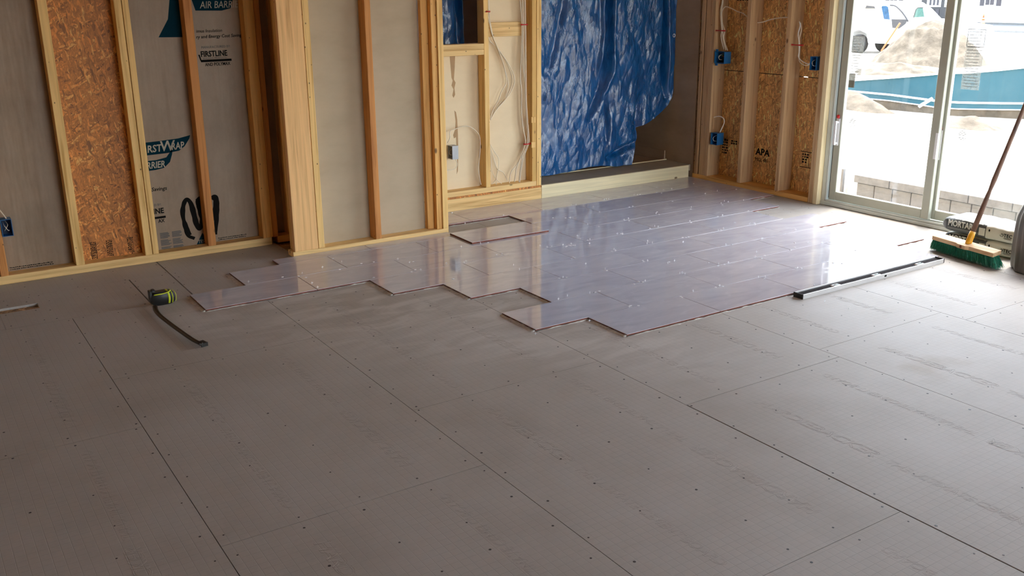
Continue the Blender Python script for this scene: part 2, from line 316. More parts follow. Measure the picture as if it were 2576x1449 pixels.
def m_bin():
    m, n, b = mat('dark_sack_plastic')
    nz = N(n, 'ShaderNodeTexNoise'); nz.inputs['Scale'].default_value = 1; nz.inputs['Detail'].default_value = 6; L(n, coords(n, (30, 30, 3), False), nz.inputs['Vector'])
    L(n, ramp(n, nz.outputs[0], [(0.3, (0.05, 0.04, 0.034)), (0.7, (0.14, 0.115, 0.095))]), b.inputs['Base Color']); b.inputs['Roughness'].default_value = 0.38
    bump(n, b, nz.outputs[0], 0.5, 0.01); return m
M_bin = m_bin()

# ------------------------------------------------------------------ mesh helpers
def new_obj(name, bm_, m=None, parent=None, smooth=False, loc=None):
    me = bpy.data.meshes.new(name); bm_.to_mesh(me); bm_.free()
    return link_mesh(name, me, m, parent, smooth, loc)
def link_mesh(name, me, m=None, parent=None, smooth=False, loc=None):
    o = bpy.data.objects.new(name, me); COL.objects.link(o)
    if m is not None:
        for mm in (m if isinstance(m, (list, tuple)) else [m]): me.materials.append(mm)
    if smooth:
        for p in me.polygons: p.use_smooth = True
    if parent is not None: o.parent = parent
    if loc is not None: o.location = loc
    return o
def org(parent):
    """world position of the parent (parents are never rotated)"""
    v = Vector((0, 0, 0)); p = parent
    while p is not None: v += p.location; p = p.parent
    return v
def boxbm(bm_, x0, x1, y0, y1, z0, z1, mi=0, mtx=None):
    co = [(x0,y0,z0),(x1,y0,z0),(x1,y1,z0),(x0,y1,z0),(x0,y0,z1),(x1,y0,z1),(x1,y1,z1),(x0,y1,z1)]
    vs = [bm_.verts.new(mtx @ Vector(c) if mtx else c) for c in co]
    fs = []
    for f in ((0,3,2,1),(4,5,6,7),(0,1,5,4),(1,2,6,5),(2,3,7,6),(3,0,4,7)):
        fc = bm_.faces.new([vs[i] for i in f]); fc.material_index = mi; fs.append(fc)
    return vs, fs
def bevel_all(bm_, w, seg=1):
    bmesh.ops.bevel(bm_, geom=list(bm_.edges), offset=w, segments=seg, affect='EDGES', profile=0.5)
def box(name, m, parent, x0, x1, y0, y1, z0, z1, bev=0.0, base=True):
    """one box; its own origin sits at the middle of its foot"""
    c = Vector(((x0+x1)/2, (y0+y1)/2, z0)) if base else Vector((0,0,0))
    b = bmesh.new(); boxbm(b, x0-c.x, x1-c.x, y0-c.y, y1-c.y, z0-c.z, z1-c.z)
    if bev: bevel_all(b, bev)
    return new_obj(name, b, m, parent, loc=c - org(parent))
def struct(name, loc=(0,0,0), label=None):
    o = bpy.data.objects.new(name, None); COL.objects.link(o); o.location = loc; o['kind'] = 'structure'; o.empty_display_size = 0.1
    if label: o['label'] = label
    return o
def thing(name, label, cat, loc=(0,0,0), group=None):
    o = bpy.data.objects.new(name, None); COL.objects.link(o); o.location = loc; o.empty_display_size = 0.05
    o['label'] = label; o['category'] = cat
    if group: o['group'] = group
    return o
def tag(o, label, cat, group=None):
    o['label'] = label; o['category'] = cat
    if group: o['group'] = group
    return o
def tubebm(bm_, pts, r, seg=8, mi=0, cap=True):
    pts = [Vector(p) for p in pts]; rr = r if isinstance(r, (list, tuple)) else [r]*len(pts)
    rings = []; up = Vector((0.13, 0.31, 0.94)).normalized()
    for i, p in enumerate(pts):
        t = (pts[min(i+1, len(pts)-1)] - pts[max(i-1, 0)]).normalized()
        a = t.cross(up)
        if a.length < 0.1: a = t.cross(Vector((1, 0, 0)))
        a.normalize(); b_ = t.cross(a).normalized()
        rings.append([bm_.verts.new(p + (a*math.cos(2*PI*k/seg) + b_*math.sin(2*PI*k/seg))*rr[i]) for k in range(seg)])
    for i in range(len(rings)-1):
        for k in range(seg):
            f = bm_.faces.new((rings[i][k], rings[i][(k+1) % seg], rings[i+1][(k+1) % seg], rings[i+1][k])); f.material_index = mi
    if cap:
        f = bm_.faces.new(rings[0][::-1]); f.material_index = mi
        f = bm_.faces.new(rings[-1]); f.material_index = mi
def smooth_path(pts, k=6):
    pts = [Vector(p) for p in pts]
    if len(pts) < 3: return pts
    out = []; P = [pts[0]*2-pts[1]] + pts + [pts[-1]*2-pts[-2]]
    for i in range(1, len(P)-2):
        for j in range(k):
            t = j/k; a, b_, c, d = P[i-1], P[i], P[i+1], P[i+2]
            out.append(0.5*((2*b_) + (c-a)*t + (2*a-5*b_+4*c-d)*t*t + (3*b_-a-3*c+d)*t**3))
    out.append(P[-2]); return out
def tube(name, m, parent, pts, r, seg=8, k=6):
    b = bmesh.new(); c = Vector(pts[-1]); sp = smooth_path(pts, k)
    tubebm(b, [p - c for p in sp], r, seg)
    return new_obj(name, b, m, parent, True, c - org(parent))
def prism(name, m, parent, poly, axis, a0, a1, loc=None):
    """polygon in the plane across `axis` ('x','y','z') extruded from a0 to a1"""
    def P(u, v, w): return {'x': (w, u, v), 'y': (u, w, v), 'z': (u, v, w)}[axis]
    b = bmesh.new(); A = [b.verts.new(P(u, v, a0)) for u, v in poly]; B = [b.verts.new(P(u, v, a1)) for u, v in poly]
    b.faces.new(A); b.faces.new(B[::-1]); k = len(poly)
    for i in range(k): b.faces.new((A[i], B[i], B[(i+1) % k], A[(i+1) % k]))
    bmesh.ops.recalc_face_normals(b, faces=b.faces)
    c = Vector((0,0,0))
    for v in b.verts: c += v.co
    c /= len(b.verts); c = Vector((round(c.x, 4), round(c.y, 4), min(v.co.z for v in b.verts)))
    for v in b.verts: v.co -= c
    return new_obj(name, b, m, parent, loc=c - org(parent))
def text_mesh(body, size, depth=0.0006, shear=0.0, bold=0.0, sx=1.0, align='LEFT', outline=0.0, spacing=1.0):
    cu = bpy.data.curves.new('lettering', 'FONT'); cu.body = body; cu.size = size; cu.shear = shear; cu.offset = bold
    cu.align_x = align; cu.resolution_u = 2; cu.space_character = spacing
    if outline: cu.fill_mode = 'NONE'; cu.bevel_depth = outline; cu.bevel_resolution = 0
    else: cu.extrude = depth
    o = bpy.data.objects.new('lettering', cu); COL.objects.link(o)
    dg = bpy.context.evaluated_depsgraph_get(); me = bpy.data.meshes.new_from_object(o.evaluated_get(dg))
    bpy.data.objects.remove(o); bpy.data.curves.remove(cu)
    for v in me.vertices: v.co.x *= sx
    me.materials.clear(); return me
def text(name, m, parent, body, size, origin, xdir, ydir, **k):
    """lettering laid on a real surface: baseline start, reading direction, letter-up direction"""
    me = text_mesh(body, size, **k)
    X = Vector(xdir).normalized(); Y = Vector(ydir).normalized(); Z = X.cross(Y)
    R_ = Matrix((X, Y, Z)).transposed()
    for v in me.vertices: v.co = R_ @ v.co
    return link_mesh(name, me, m, parent, loc=Vector(origin) - org(parent))

# ------------------------------------------------------------------ floor: subfloor, cement boards, tiles
XR, YL, YM, YB = 3.028, 2.6305, 2.237, 2.762
floor = struct('floor')
def floor_piece(x0, x1, y0, y1): return box('subfloor_sheet', M_osb_z, floor, x0, x1, y0, y1, -0.032, -0.0135)
for a in ((-5.3, -0.77, -6.2, 2.78), (-0.77, 0.30, -6.2, 2.24), (-0.77, 0.30, 2.54, 2.78), (0.30, 3.2, -6.2, 2.86)): floor_piece(*a)
box('joist', MW['x'], floor, -0.77, 0.30, 2.24, 2.28, -0.30, -0.033)
box('crawl_floor', M_dark, floor, -5.3, 3.2, -6.2, 5.2, -0.52, -0.5)
G = 0.0011
boards = []
def cboard(x0, x1, y0, y1, g=(G, G, G, G), txt=True, top=None):
    b = bmesh.new(); boxbm(b, x0+g[0], x1-g[1], y0+g[2], y1-g[3], -0.0127, 0.0)
    o = new_obj('cement_board', b, M_cem, floor); boards.append((o, x0, x1, y0, y1, txt)); return o
S0 = -2.1353; BWD = 0.9165
col = lambda k: S0 + k*BWD
cboard(-3.05, col(0), 0.28, 1.787); cboard(-3.05, col(0), -1.247, 0.28); cboard(-3.05, col(0), -2.774, -1.247); cboard(-3.05, col(0), -4.3, -2.774)
def column(k, top, joints, g=G):
    ys = [top] + joints
    for a, c in zip(ys[:-1], ys[1:]): cboard(col(k), min(col(k+1), XR+0.1), c, a, (0.0014, 0.0014, G, G), txt=(a-c) > 1.4)
column(0, 1.787, [0.825, -0.702, -2.229, -3.756])
column(1, 1.787, [1.361, -0.166, -1.693, -3.22, -4.747])
# the board right of the opened joint sits a few millimetres off its neighbour
cboard(col(2), col(3), 0.801, 2.86, txt=False); cboard(col(2), col(3), -0.726, 0.801, (0.0012, 0.001, 0.001, 0.0012))
bo = cboard(col(2), col(3), -2.253, -0.726, (0.0045, 0.001, 0.001, 0.0022)); cboard(col(2), col(3), -3.78, -2.253, (0.0025, 0.001, 0.001, 0.001))
column(3, 2.86, [0.91, -0.617, -2.144, -3.67])
column(4, 2.86, [0.777, -0.750, -2.277, -3.804])
column(5, 2.86, [1.40, -0.12, -1.65, -3.2])
for k0 in range(6): cboard(col(k0), min(col(k0+1), XR+0.1), -6.2, (-3.756, -4.747, -3.78, -3.67, -3.804, -3.2)[k0], txt=False)
cboard(-5.3, -3.05, -6.2, 1.787, txt=False)
# boards along the back wall, with the slot where one falls short
cboard(-5.3, -2.435, 1.787, 2.33, txt=False)
cboard(-2.435, -2.245, 1.787, 2.065, (0, 0, G, 0), False); cboard(-2.435, -2.245, 2.16, 2.33, (0, 0, 0, G), False)
cboard(-2.245, -1.745, 1.787, 2.33, (0, 0.003, G, G), False)
cboard(-5.3, -1.52, 2.33, 2.74, (0, 0.003, 0.0004, 0), False)
cboard(-1.745, -1.52, 1.787, 2.33, (0.004, 0.003, G, G), False)
cboard(-1.52, -0.79, 1.787, 2.26, (0.004, 0, G, 0), False); cboard(-1.52, -0.765, 2.26, 2.74, (0.004, 0, 0, 0), False)
cboard(-0.79, col(2), 1.787, 2.25, (0, G, G, 0), False)
# screw heads: eight-inch pattern, joined per board
for o, x0, x1, y0, y1, tx in boards:
    if y1 < -3.4 or x1 < -3.2: continue
    b = bmesh.new(); nx = max(2, round((x1-x0)/0.23)+1); ny = max(2, round((y1-y0)/0.215)+1)
    rr = random.Random(int((x0*31+y0*17)*100))
    for i in range(nx):
        for j in range(ny):
            edge = i in (0, nx-1) or j in (0, ny-1)
            if not edge and rr.random() < 0.18: continue
            fx = x0 + 0.03 + (x1-x0-0.06)*i/(nx-1) + rr.gauss(0, 0.012); fy = y0 + 0.035 + (y1-y0-0.07)*j/(ny-1) + rr.gauss(0, 0.02)
            fx = min(max(fx, x0+0.012), x1-0.012); fy = min(max(fy, y0+0.012), y1-0.012)
            r = rr.uniform(0.0036, 0.0056); n8 = 7
            lo = [b.verts.new((fx+r*math.cos(2*PI*k/n8), fy+r*math.sin(2*PI*k/n8), -0.0005)) for k in range(n8)]
            hi = [b.verts.new((fx+r*0.8*math.cos(2*PI*k/n8), fy+r*0.8*math.sin(2*PI*k/n8), 0.0005)) for k in range(n8)]
            b.faces.new(hi)
            for k in range(n8): b.faces.new((lo[k], lo[(k+1) % n8], hi[(k+1) % n8], hi[k]))
    s = new_obj('screw_heads', b, M_screw, o); s['kind'] = 'stuff'
# embossed manufacturer's lettering, two lines per full board
big = text_mesh('HARDIEBACKER', 0.070, shear=0.25, outline=0.0007, spacing=0.92)
w_big = max(v.co.x for v in big.vertices); 
small = text_mesh('THE ULTIMATE CEMENT BOARD', 0.050, shear=0.25, outline=0.0006, spacing=0.9)
w_sm = max(v.co.x for v in small.vertices)
for me, wt in ((big, 0.56), (small, 0.70)):
    w = max(v.co.x for v in me.vertices)
    for v in me.vertices: v.co.x *= wt/w
    me.materials.append(M_letter)
for o, x0, x1, y0, y1, tx in boards:
    if not tx or y0 < -3.9 or x0 > 2.0 or y0 > 1.2: continue
    for line in (0, 1):
        for me, off in ((big, 0.0), (small, 0.60)):
            t = bpy.data.objects.new('embossed_lettering', me); COL.objects.link(t); t.parent = o
            if line == 0: t.location = (x0+0.235, y1-0.13-off, -0.00025); t.rotation_euler = (0, 0, -PI/2)
            else: t.location = (x0+0.715, y0+0.13+off, -0.00025); t.rotation_euler = (0, 0, PI/2)

# tiles: half-bond rows, front edges carry the red body, back-buttered on ridged thinset
TL, TW, TZ = 0.6104, 0.3012, 0.012
def tile(x0, x1, y0, y1, z1=TZ, dz=0.0):
    g = 0.0017; b = bmesh.new()
    vs, fs = boxbm(b, x0+g, x1-g, y0+g, y1-g, 0.0045, z1-0.0022, 1)
    vs, fs = boxbm(b, x0+g, x1-g, y0+g, y1-g, z1-0.0022, z1, 0)
    ed = [e for e in b.edges if all(v.co.z > z1-1e-5 for v in e.verts)]
    bmesh.ops.bevel(b, geom=ed, offset=0.0006, segments=1, affect='EDGES')
    c = Vector(((x0+x1)/2, (y0+y1)/2, 0))
    for v in b.verts: v.co -= c
    o = new_obj('tile', b, [M_tile, M_body], floor, loc=c)
    o.rotation_euler = (random.gauss(0, 0.0006), random.gauss(0, 0.0006), random.gauss(0, 0.0006)); return o
rows = [(0, 0.0, 2.445, 0.0), (1, -0.317, 2.735, -0.317), (2, -0.008, 2.435, -0.008), (3, -0.319, 2.733, -0.319), (4, -0.626, 2.43, -0.016),
        (5, -1.545, 2.725, 0.286), (6, -1.24, 3.005, -0.016), (7, -0.934, 3.005, 0.286), (8, 0.31, 3.005, -0.016)]
bed = []
for r, xa, xb, off in rows:
    y0, y1 = r*TW, (r+1)*TW
    k = math.floor((xa-off)/TL + 1e-3)
    x = off + k*TL
    while x < xb - 0.02:
        a, c = max(x, xa), min(x+TL, xb)
        if r == 7 and abs(x-0.286) < 0.02: x += TL; continue          # the place left open beside the wall end
        yy1 = y1
        if r == 7 and a < 0.28: yy1 = YM - 0.006
        if r == 7 and a < 0.28 and c > 0.28: c = 0.288
        if r == 8: yy1 = YB - 0.004
        if c - a > 0.03: tile(a, c, y0, yy1)
        x += TL
    bed += [(-0.934, 0.30, y0, 2.215), (0.897, xb, y0, y1)] if r == 7 else [(xa, xb, y0, y1)]
# thinset bed: squeezed out as a ridge along the open left ends
def ridge(x, y0, y1, w=0.022, side=-1):
    b = bmesh.new(); n_ = 26; pr = []
    for i in range(n_+1):
        y = y0 + (y1-y0)*i/n_; ww = w*(0.7+0.6*noise.noise(Vector((x*9, y*23, 1)))); hh = 0.0085*(0.8+0.4*noise.noise(Vector((y*40, x, 3))))
        pr.append([b.verts.new((x+side*0.0*ww, y, 0.0)), b.verts.new((x-side*0.001, y, hh)), b.verts.new((x+side*ww*0.45, y, hh*0.65)), b.verts.new((x+side*ww, y, 0.0002))])
    for i in range(n_):
        for j in range(3): b.faces.new((pr[i][j], pr[i+1][j], pr[i+1][j+1], pr[i][j+1]))
    b.faces.new(pr[0]); b.faces.new(pr[-1][::-1]); bmesh.ops.recalc_face_normals(b, faces=b.faces)
    new_obj('mortar_ridge', b, M_mortar, floor, True)
for r, xa, xb, off in rows[:7]: ridge(xa, r*TW+0.004, (r+1)*TW-0.004, 0.030 if r in (5, 6, 4, 3) else 0.024)
def fridge(y, x0, x1, w=0.010):
    b = bmesh.new(); n_ = max(8, int((x1-x0)/0.012)); pr = []
    for i in range(n_+1):
        x = x0 + (x1-x0)*i/n_; ww = w*(0.6+0.9*noise.noise(Vector((x*17, y*5, 1)))); hh = max(0.0006, 0.0055*(0.55+1.1*noise.noise(Vector((x*21, y, 7)))))
        pr.append([b.verts.new((x, y+0.002, 0.0)), b.verts.new((x, y+0.0008, hh)), b.verts.new((x, y-ww*0.4, hh*0.5)), b.verts.new((x, y-max(ww, 0.002), 0.0002))])
    for i in range(n_):
        for j in range(3): b.faces.new((pr[i][j], pr[i+1][j], pr[i+1][j+1], pr[i][j+1]))
    b.faces.new(pr[0]); b.faces.new(pr[-1][::-1]); bmesh.ops.recalc_face_normals(b, faces=b.faces)
    new_obj('mortar_ridge', b, M_mortar, floor, True)
for y, x0, x1 in ((0, 0, 1.1), (TW, -0.317, 0), (2*TW+TW, -0.319, -0.01), (4*TW, -0.62, -0.33), (5*TW, -1.54, -0.63), (3*TW, 2.44, 2.73), (5*TW, 2.44, 2.72), (6*TW, 2.73, 3.0), (7*TW+0.02, 0.35, 0.88), (8*TW-0.01, 0.32, 0.9), (TW, 2.45, 2.73)): fridge(y, x0, x1)
b = bmesh.new()
for xa, xb, y0, y1 in bed: boxbm(b, xa+0.012, xb-0.012, y0+0.008, min(y1, 2.75)+0.004, 0.0, 0.0046)
o = new_obj('mortar_bed', b, M_joint, floor); o['kind'] = 'stuff'

# ------------------------------------------------------------------ stud walls
ZT = 2.72
def stud(par, m, x0, x1, y0, y1, z0, z1=ZT, bev=0.0022): return box('stud', m, par, x0, x1, y0, y1, z0, z1, bev)
# back wall, left part
wb = struct('wall_back')
box('bottom_plate', MWlx, wb, -3.6, -0.79, YL, YL+0.089, 0.001, 0.050, 0.002)
box('bottom_plate', MW['x'], wb, -0.745, 0.19, YL+0.02, YL+0.109, 0.001, 0.045, 0.002)
box('top_plate', MW['x'], wb, -5.3, 0.19, YL, YL+0.089, ZT, ZT+0.038)
for x0, x1, m, dy in ((-2.775, -2.737, MWl, 0), (-2.362, -2.322, MWr, 0), (-1.968, -1.921, MWl, 0), (-1.578, -1.538, MWl, 0), (-1.534, -1.499, MWl, 0), (-1.198, -1.149, MWr, 0),
                      (-0.845, -0.781, MW['z'], 0), (-0.777, -0.742, MWr, 0.012), (-0.66, -0.60, MW['z'], 0.05), (-0.21, -0.17, MW['z'], 0.02)):
    stud(wb, m, x0, x1, YL+dy, YL+0.089+dy, 0.050 if x1 < -0.745 else 0.045)
YS = YL + 0.0895
box('chase_panel', M_ply, wb, -0.740, 0.235, YS+0.03, YS+0.045, 0.0, ZT)
w1 = box('house_wrap', M_wrap, wb, -5.2, -1.925, YS, YS+0.01, 0.04, ZT)
o1 = box('osb_panel', M_osb, wb, -1.925, -1.545, YS+0.001, YS+0.013, 0.04, ZT)
w2 = box('house_wrap', M_wrap, wb, -1.545, -1.165, YS, YS+0.01, 0.04, ZT)
w3 = box('house_wrap', M_wrap, wb, -1.165, -0.745, YS, YS+0.01, 0.04, ZT)
# middle projecting wall
wm = struct('wall_middle')
box('bottom_plate', MWlx, wm, -0.795, 0.303, YM, YM+0.089, 0.001, 0.036, 0.002)
box('top_plate', MW['x'], wm, -0.795, 0.303, YM, YM+0.089, ZT, ZT+0.038)
stud(wm, wood('broad_post_z', 2, (0.86, 0.53, 0.23), (0.64, 0.34, 0.12), 0.0), -0.782, -0.630, YM, YM+0.038, 0.036)
stud(wm, MWl, -0.626, -0.586, YM+0.002, YM+0.091, 0.036)
stud(wm, MW['z'], -0.775, -0.737, YM+0.0395, YM+0.1, 0.036)
stud(wm, MWr, -0.234, -0.194, YM, YM+0.089, 0.036)
stud(wm, MWl, 0.262, 0.303, YM, YM+0.089, 0.036)
stud(wm, MW['z'], 0.222, 0.2605, YM+0.012, YM+0.089, 0.036)
stud(wm, MW['z'], 0.172, 0.2205, YM+0.050, YM+0.089, 0.036)
box('wall_board', M_paper, wm, -0.585, 0.172, YM+0.0895, YM+0.102, 0.0, ZT)
# recess wall with the low opening
wr = struct('wall_recess')
box('kick_board', MWlx, wr, 0.20, 1.432, YB, YB+0.089, 0.001, 0.100, 0.002)
box('filler_strip', M_osb, wr, 0.20, 1.430, YB+0.006, YB+0.089, 0.100, 0.116)
box('bottom_plate', MWlx, wr, 0.20, 1.385, YB, YB+0.089, 0.116, 0.155, 0.002)
stud(wr, MWl, 0.46, 0.50, YB, YB+0.089, 0.155)
stud(wr, MWl, 0.928, 0.968, YB, YB+0.089, 0.155)
yst = wood('yellow_pine_z', 2, (0.68, 0.42, 0.13), (0.42, 0.20, 0.05), 0.0)
stud(wr, yst, 1.346, 1.3855, YB+0.002, YB+0.089, 0.155)
stud(wr, MWl, 1.388, 1.430, YB, YB+0.089, 0.116)
for z in (0.415, 0.605): box('cleat', MWl, wr, 1.336, 1.372, YB-0.006, YB+0.0015, z, z+0.045, 0.001)
box('opening_sill', MWlx, wr, 0.50, 0.928, YB+0.001, YB+0.089, 1.125, 1.163, 0.002)
box('opening_sill', MWlx, wr, 0.50, 0.928, YB, YB+0.089, 1.164, 1.204, 0.002)
box('blocking', MWlx, wr, 0.975, 1.30, YB+0.055, YB+0.0885, 1.245, 1.345, 0.002)
YW = YB + 0.0895
box('wall_board', M_buff, wr, 0.24, 0.948, YW, YW+0.012, 0.10, 1.15)
box('wall_board', M_buff, wr, 0.949, 1.430, YW, YW+0.012, 0.10, ZT)
box('top_plate', MW['x'], wr, 0.303, 3.05, YB, YB+0.089, ZT, ZT+0.038)
# old glue drips on the board
def drip(pts): prism('glue_stain', plain('brown_glue', (0.42, 0.25, 0.11), 0.6), wr, [(p[0], p[2]) for p in pts], 'y', YW-0.0009, YW-0.0001)
drip([(0.693, 2.851, 1.129), (0.738, 2.851, 1.128), (0.732, 2.851, 1.039), (0.723, 2.851, 0.955), (0.736, 2.851, 0.932), (0.725, 2.851, 0.893), (0.730, 2.851, 0.847), (0.716, 2.851, 0.825), (0.707, 2.851, 0.843), (0.718, 2.851, 0.885), (0.702, 2.851, 0.914), (0.713, 2.851, 0.947), (0.704, 2.851, 0.970), (0.697, 2.851, 1.068)])
drip([(0.720, 2.851, 0.734), (0.733, 2.851, 0.721), (0.742, 2.851, 0.669), (0.745, 2.851, 0.553), (0.744, 2.851, 0.406), (0.737, 2.851, 0.288), (0.727, 2.851, 0.265), (0.733, 2.851, 0.377), (0.728, 2.851, 0.539), (0.711, 2.851, 0.532), (0.705, 2.851, 0.556), (0.723, 2.851, 0.598), (0.728, 2.851, 0.656)])
# alcove: step, sill, floor beyond, side and rear walls
al = struct('wall_alcove')
box('step_fascia', MWf, al, 1.434, 2.985, YB, YB+0.020, 0.001, 0.113, 0.002)
box('step_top', M_sill, al, 1.434, 3.02, YB+0.0205, 3.085, 0.060, 0.113)
box('step_nosing', MWf, al, 1.434, 3.02, 3.086, 3.11, 0.060, 0.119, 0.002)
box('alcove_floor', M_ply, al, 0.2, 3.06, 3.1105, 5.0, 0.02, 0.100)
box('side_panel', M_ply, al, 3.035, 3.05, YB+0.01, 5.0, 0.0, ZT)
box('base_board', M_ply, al, 3.022, 3.0345, 3.12, 4.99, 0.1001, 0.19, 0.003)
box('rear_panel', M_ply, al, 0.2, 3.06, 5.0, 5.015, 0.0, ZT)
box('end_panel', M_ply, al, 0.185, 0.20, YB+0.10, 5.0, 0.0, ZT)
# right wall: two-by-six framing with strand board behind
wR = struct('wall_right'); XS = XR + 0.140
box('bottom_plate', MW['y'], wR, XR+0.002, XS, 1.505, YB, 0.001, 0.040, 0.002)
box('top_plate', MW['y'], wR, XR, XS, -6.2, 5.0, ZT, ZT+0.038)
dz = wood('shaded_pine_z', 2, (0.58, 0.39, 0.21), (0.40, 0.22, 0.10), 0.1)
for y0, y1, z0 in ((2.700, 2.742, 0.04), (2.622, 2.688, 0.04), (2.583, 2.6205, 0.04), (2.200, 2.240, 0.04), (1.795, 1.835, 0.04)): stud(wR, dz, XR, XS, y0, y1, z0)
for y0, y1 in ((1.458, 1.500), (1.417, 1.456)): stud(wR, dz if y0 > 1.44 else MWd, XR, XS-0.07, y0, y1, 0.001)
box('osb_panel', M_osb_y, wR, XS, XS+0.012, 1.40, YB+0.2, 0.0, 0.9155)
pR = box('osb_panel', M_osb_y, wR, XS, XS+0.012, 1.40, YB+0.2, 0.9215, ZT)
for a, c in ((1.30, 1.722), (1.765, 3.0)): box('joint_light_block', M_dark, wR, XS+0.0125, XS+0.02, a, c, 0.87, 0.97)  # added backing blocks daylight along the joint except at one slot
box('header', MW['y'], wR, XR, XS, -1.30, 1.457, 2.10, 2.38, 0.002)
box('header_board', M_osb_y, wR, XS, XS+0.012, -1.30, 1.40, 2.10, ZT)
box('header_board', M_osb_y, wR, XR+0.10, XR+0.11, -1.30, 1.40, 2.38, ZT)
# wall beyond the door
def wall_seg(y0, y1, z0, z1):
    box('wall_board', M_osb_y, wR, XR+0.001, XS+0.012, y0, y1, z0, z1)
wall_seg(-4.20, -1.30, 0.0, ZT)
wall_seg(-6.2, -4.20, 0.0, ZT)
# out of frame: left wall, wall behind the camera, ceiling with joists
wl = struct('wall_left'); box('wall_board', M_osb_y, wl, -5.30, -5.28, -6.2, 2.62, 0.0, 3.0)
wf = struct('wall_front')
for a in ((-5.30, -0.7, 0.0, 3.0), (3.1, 3.17, 0.0, 3.0), (-0.7, 3.1, 0.0, 0.1), (-0.7, 3.1, 2.6, 3.0)): box('wall_board', M_osb, wf, a[0], a[1], -6.22, -6.201, a[2], a[3])
w2f = struct('window_1')
for a in ((-0.7, -0.64, 0.1, 2.6), (3.04, 3.1, 0.1, 2.6), (1.17, 1.23, 0.16, 2.54)): box('window_frame', M_vinyl, w2f, a[0], a[1], -6.24, -6.19, a[2], a[3])
for z in (0.1, 2.54): box('window_frame', M_vinyl, w2f, -0.64, 3.04, -6.24, -6.19, z, z+0.06)
for a in ((-0.64, 1.17), (1.23, 3.04)): box('pane', M_glass2, w2f, a[0], a[1], -6.214, -6.210, 0.16, 2.54)
# added unseen envelope against light leaks: crawl-space skirt, outside sheathing, rim boards
sk = struct('light_seal_skirt')
for a in ((-5.36, -5.305, -6.3, 5.2), (3.19, 3.25, -6.3, 5.2)): box('light_seal_board', M_block, sk, *a, -0.6, -0.033)
for a in ((-5.304, 3.189, -6.30, -6.25), (-5.304, 3.189, 5.12, 5.18)): box('light_seal_board', M_block, sk, *a, -0.6, -0.033)
box('light_seal_sheet', M_osb, wb, -5.36, 0.18, YS+0.05, YS+0.06, -0.1, 3.0)
box('light_seal_sheet', M_osb_y, wR, XS+0.001, XS+0.012, YB+0.201, 5.12, -0.1, 3.0)
box('light_seal_rim', M_osb_y, wR, XS+0.001, XS+0.012, -6.3, YB+0.2, ZT+0.001, 3.0)
ce = struct('ceiling'); box('subfloor_deck', M_osb_z, ce, -5.36, 3.4, -6.3, 5.2, 3.0, 3.02)
for i in range(21): box('joist', MW['y'], ce, -5.2+0.406*i, -5.162+0.406*i, -6.2, 2.75, ZT+0.04, 2.999)


# prints on the house wrap
def flat(name, m, par, pts, y, th=0.0008): return prism(name, m, par, pts, 'y', y-th, y)
YP = YS - 0.0002
flat('printed_banner', M_print, w2, [(-1.518,0.713),(-1.40,0.716),(-1.29,0.722),(-1.215,0.736),(-1.222,0.716),(-1.255,0.672),(-1.290,0.648),(-1.36,0.640),(-1.518,0.636)], YP)
text('printed_lettering', M_inkp, w2, 'RST', 0.060, (-1.478, YP-0.0012, 0.653), (1,0,0.02), (0,0,1), shear=0.12, sx=0.86, bold=0.0012)
text('printed_lettering', M_inkp, w2, 'W', 0.085, (-1.402, YP-0.0012, 0.655), (1,0,0), (0,0,1), shear=0.12, sx=0.95, bold=0.0015)
text('printed_lettering', M_inkp, w2, 'RAP', 0.060, (-1.336, YP-0.0012, 0.657), (1,0,0.03), (0,0,1), shear=0.12, sx=0.72, bold=0.0012)
flat('printed_banner', M_print, w2, [(-1.518,0.603),(-1.43,0.604),(-1.37,0.615),(-1.337,0.655),(-1.328,0.668),(-1.334,0.632),(-1.352,0.585),(-1.39,0.553),(-1.44,0.545),(-1.518,0.542)], YP)
text('printed_lettering', M_inkp, w2, 'RRIER', 0.056, (-1.493, YP-0.0012, 0.556), (1,0,0.02), (0,0,1), shear=0.2, sx=0.76, bold=0.001)
flat('printed_sail', M_print, w2, [(-1.335,1.318),(-1.198,1.315),(-1.180,1.37),(-1.165,1.60),(-1.235,1.60),(-1.27,1.42)], YP)
flat('printed_banner', M_print, w3, [(-1.165,1.57),(-1.13,1.56),(-1.105,1.465),(-0.95,1.462),(-0.895,1.475),(-0.862,1.56),(-0.862,1.60),(-1.165,1.60)], YP)
text('printed_lettering', M_inkp, w3, 'AIR BARRIER', 0.058, (-1.078, YP-0.0012, 1.477), (1,0,0.01), (0,0,1), shear=0.2, sx=0.80)
text('printed_lettering', M_ink, w3, 'imus Insulation', 0.026, (-1.115, YP-0.001, 1.338), (1,0,0.01), (0,0,1), shear=0.15, sx=1.0)
text('printed_lettering', M_ink, w3, 'ry and Energy Cost Savings', 0.026, (-1.118, YP-0.001, 1.305), (1,0,0.01), (0,0,1), shear=0.15, sx=1.0, bold=0.0003)
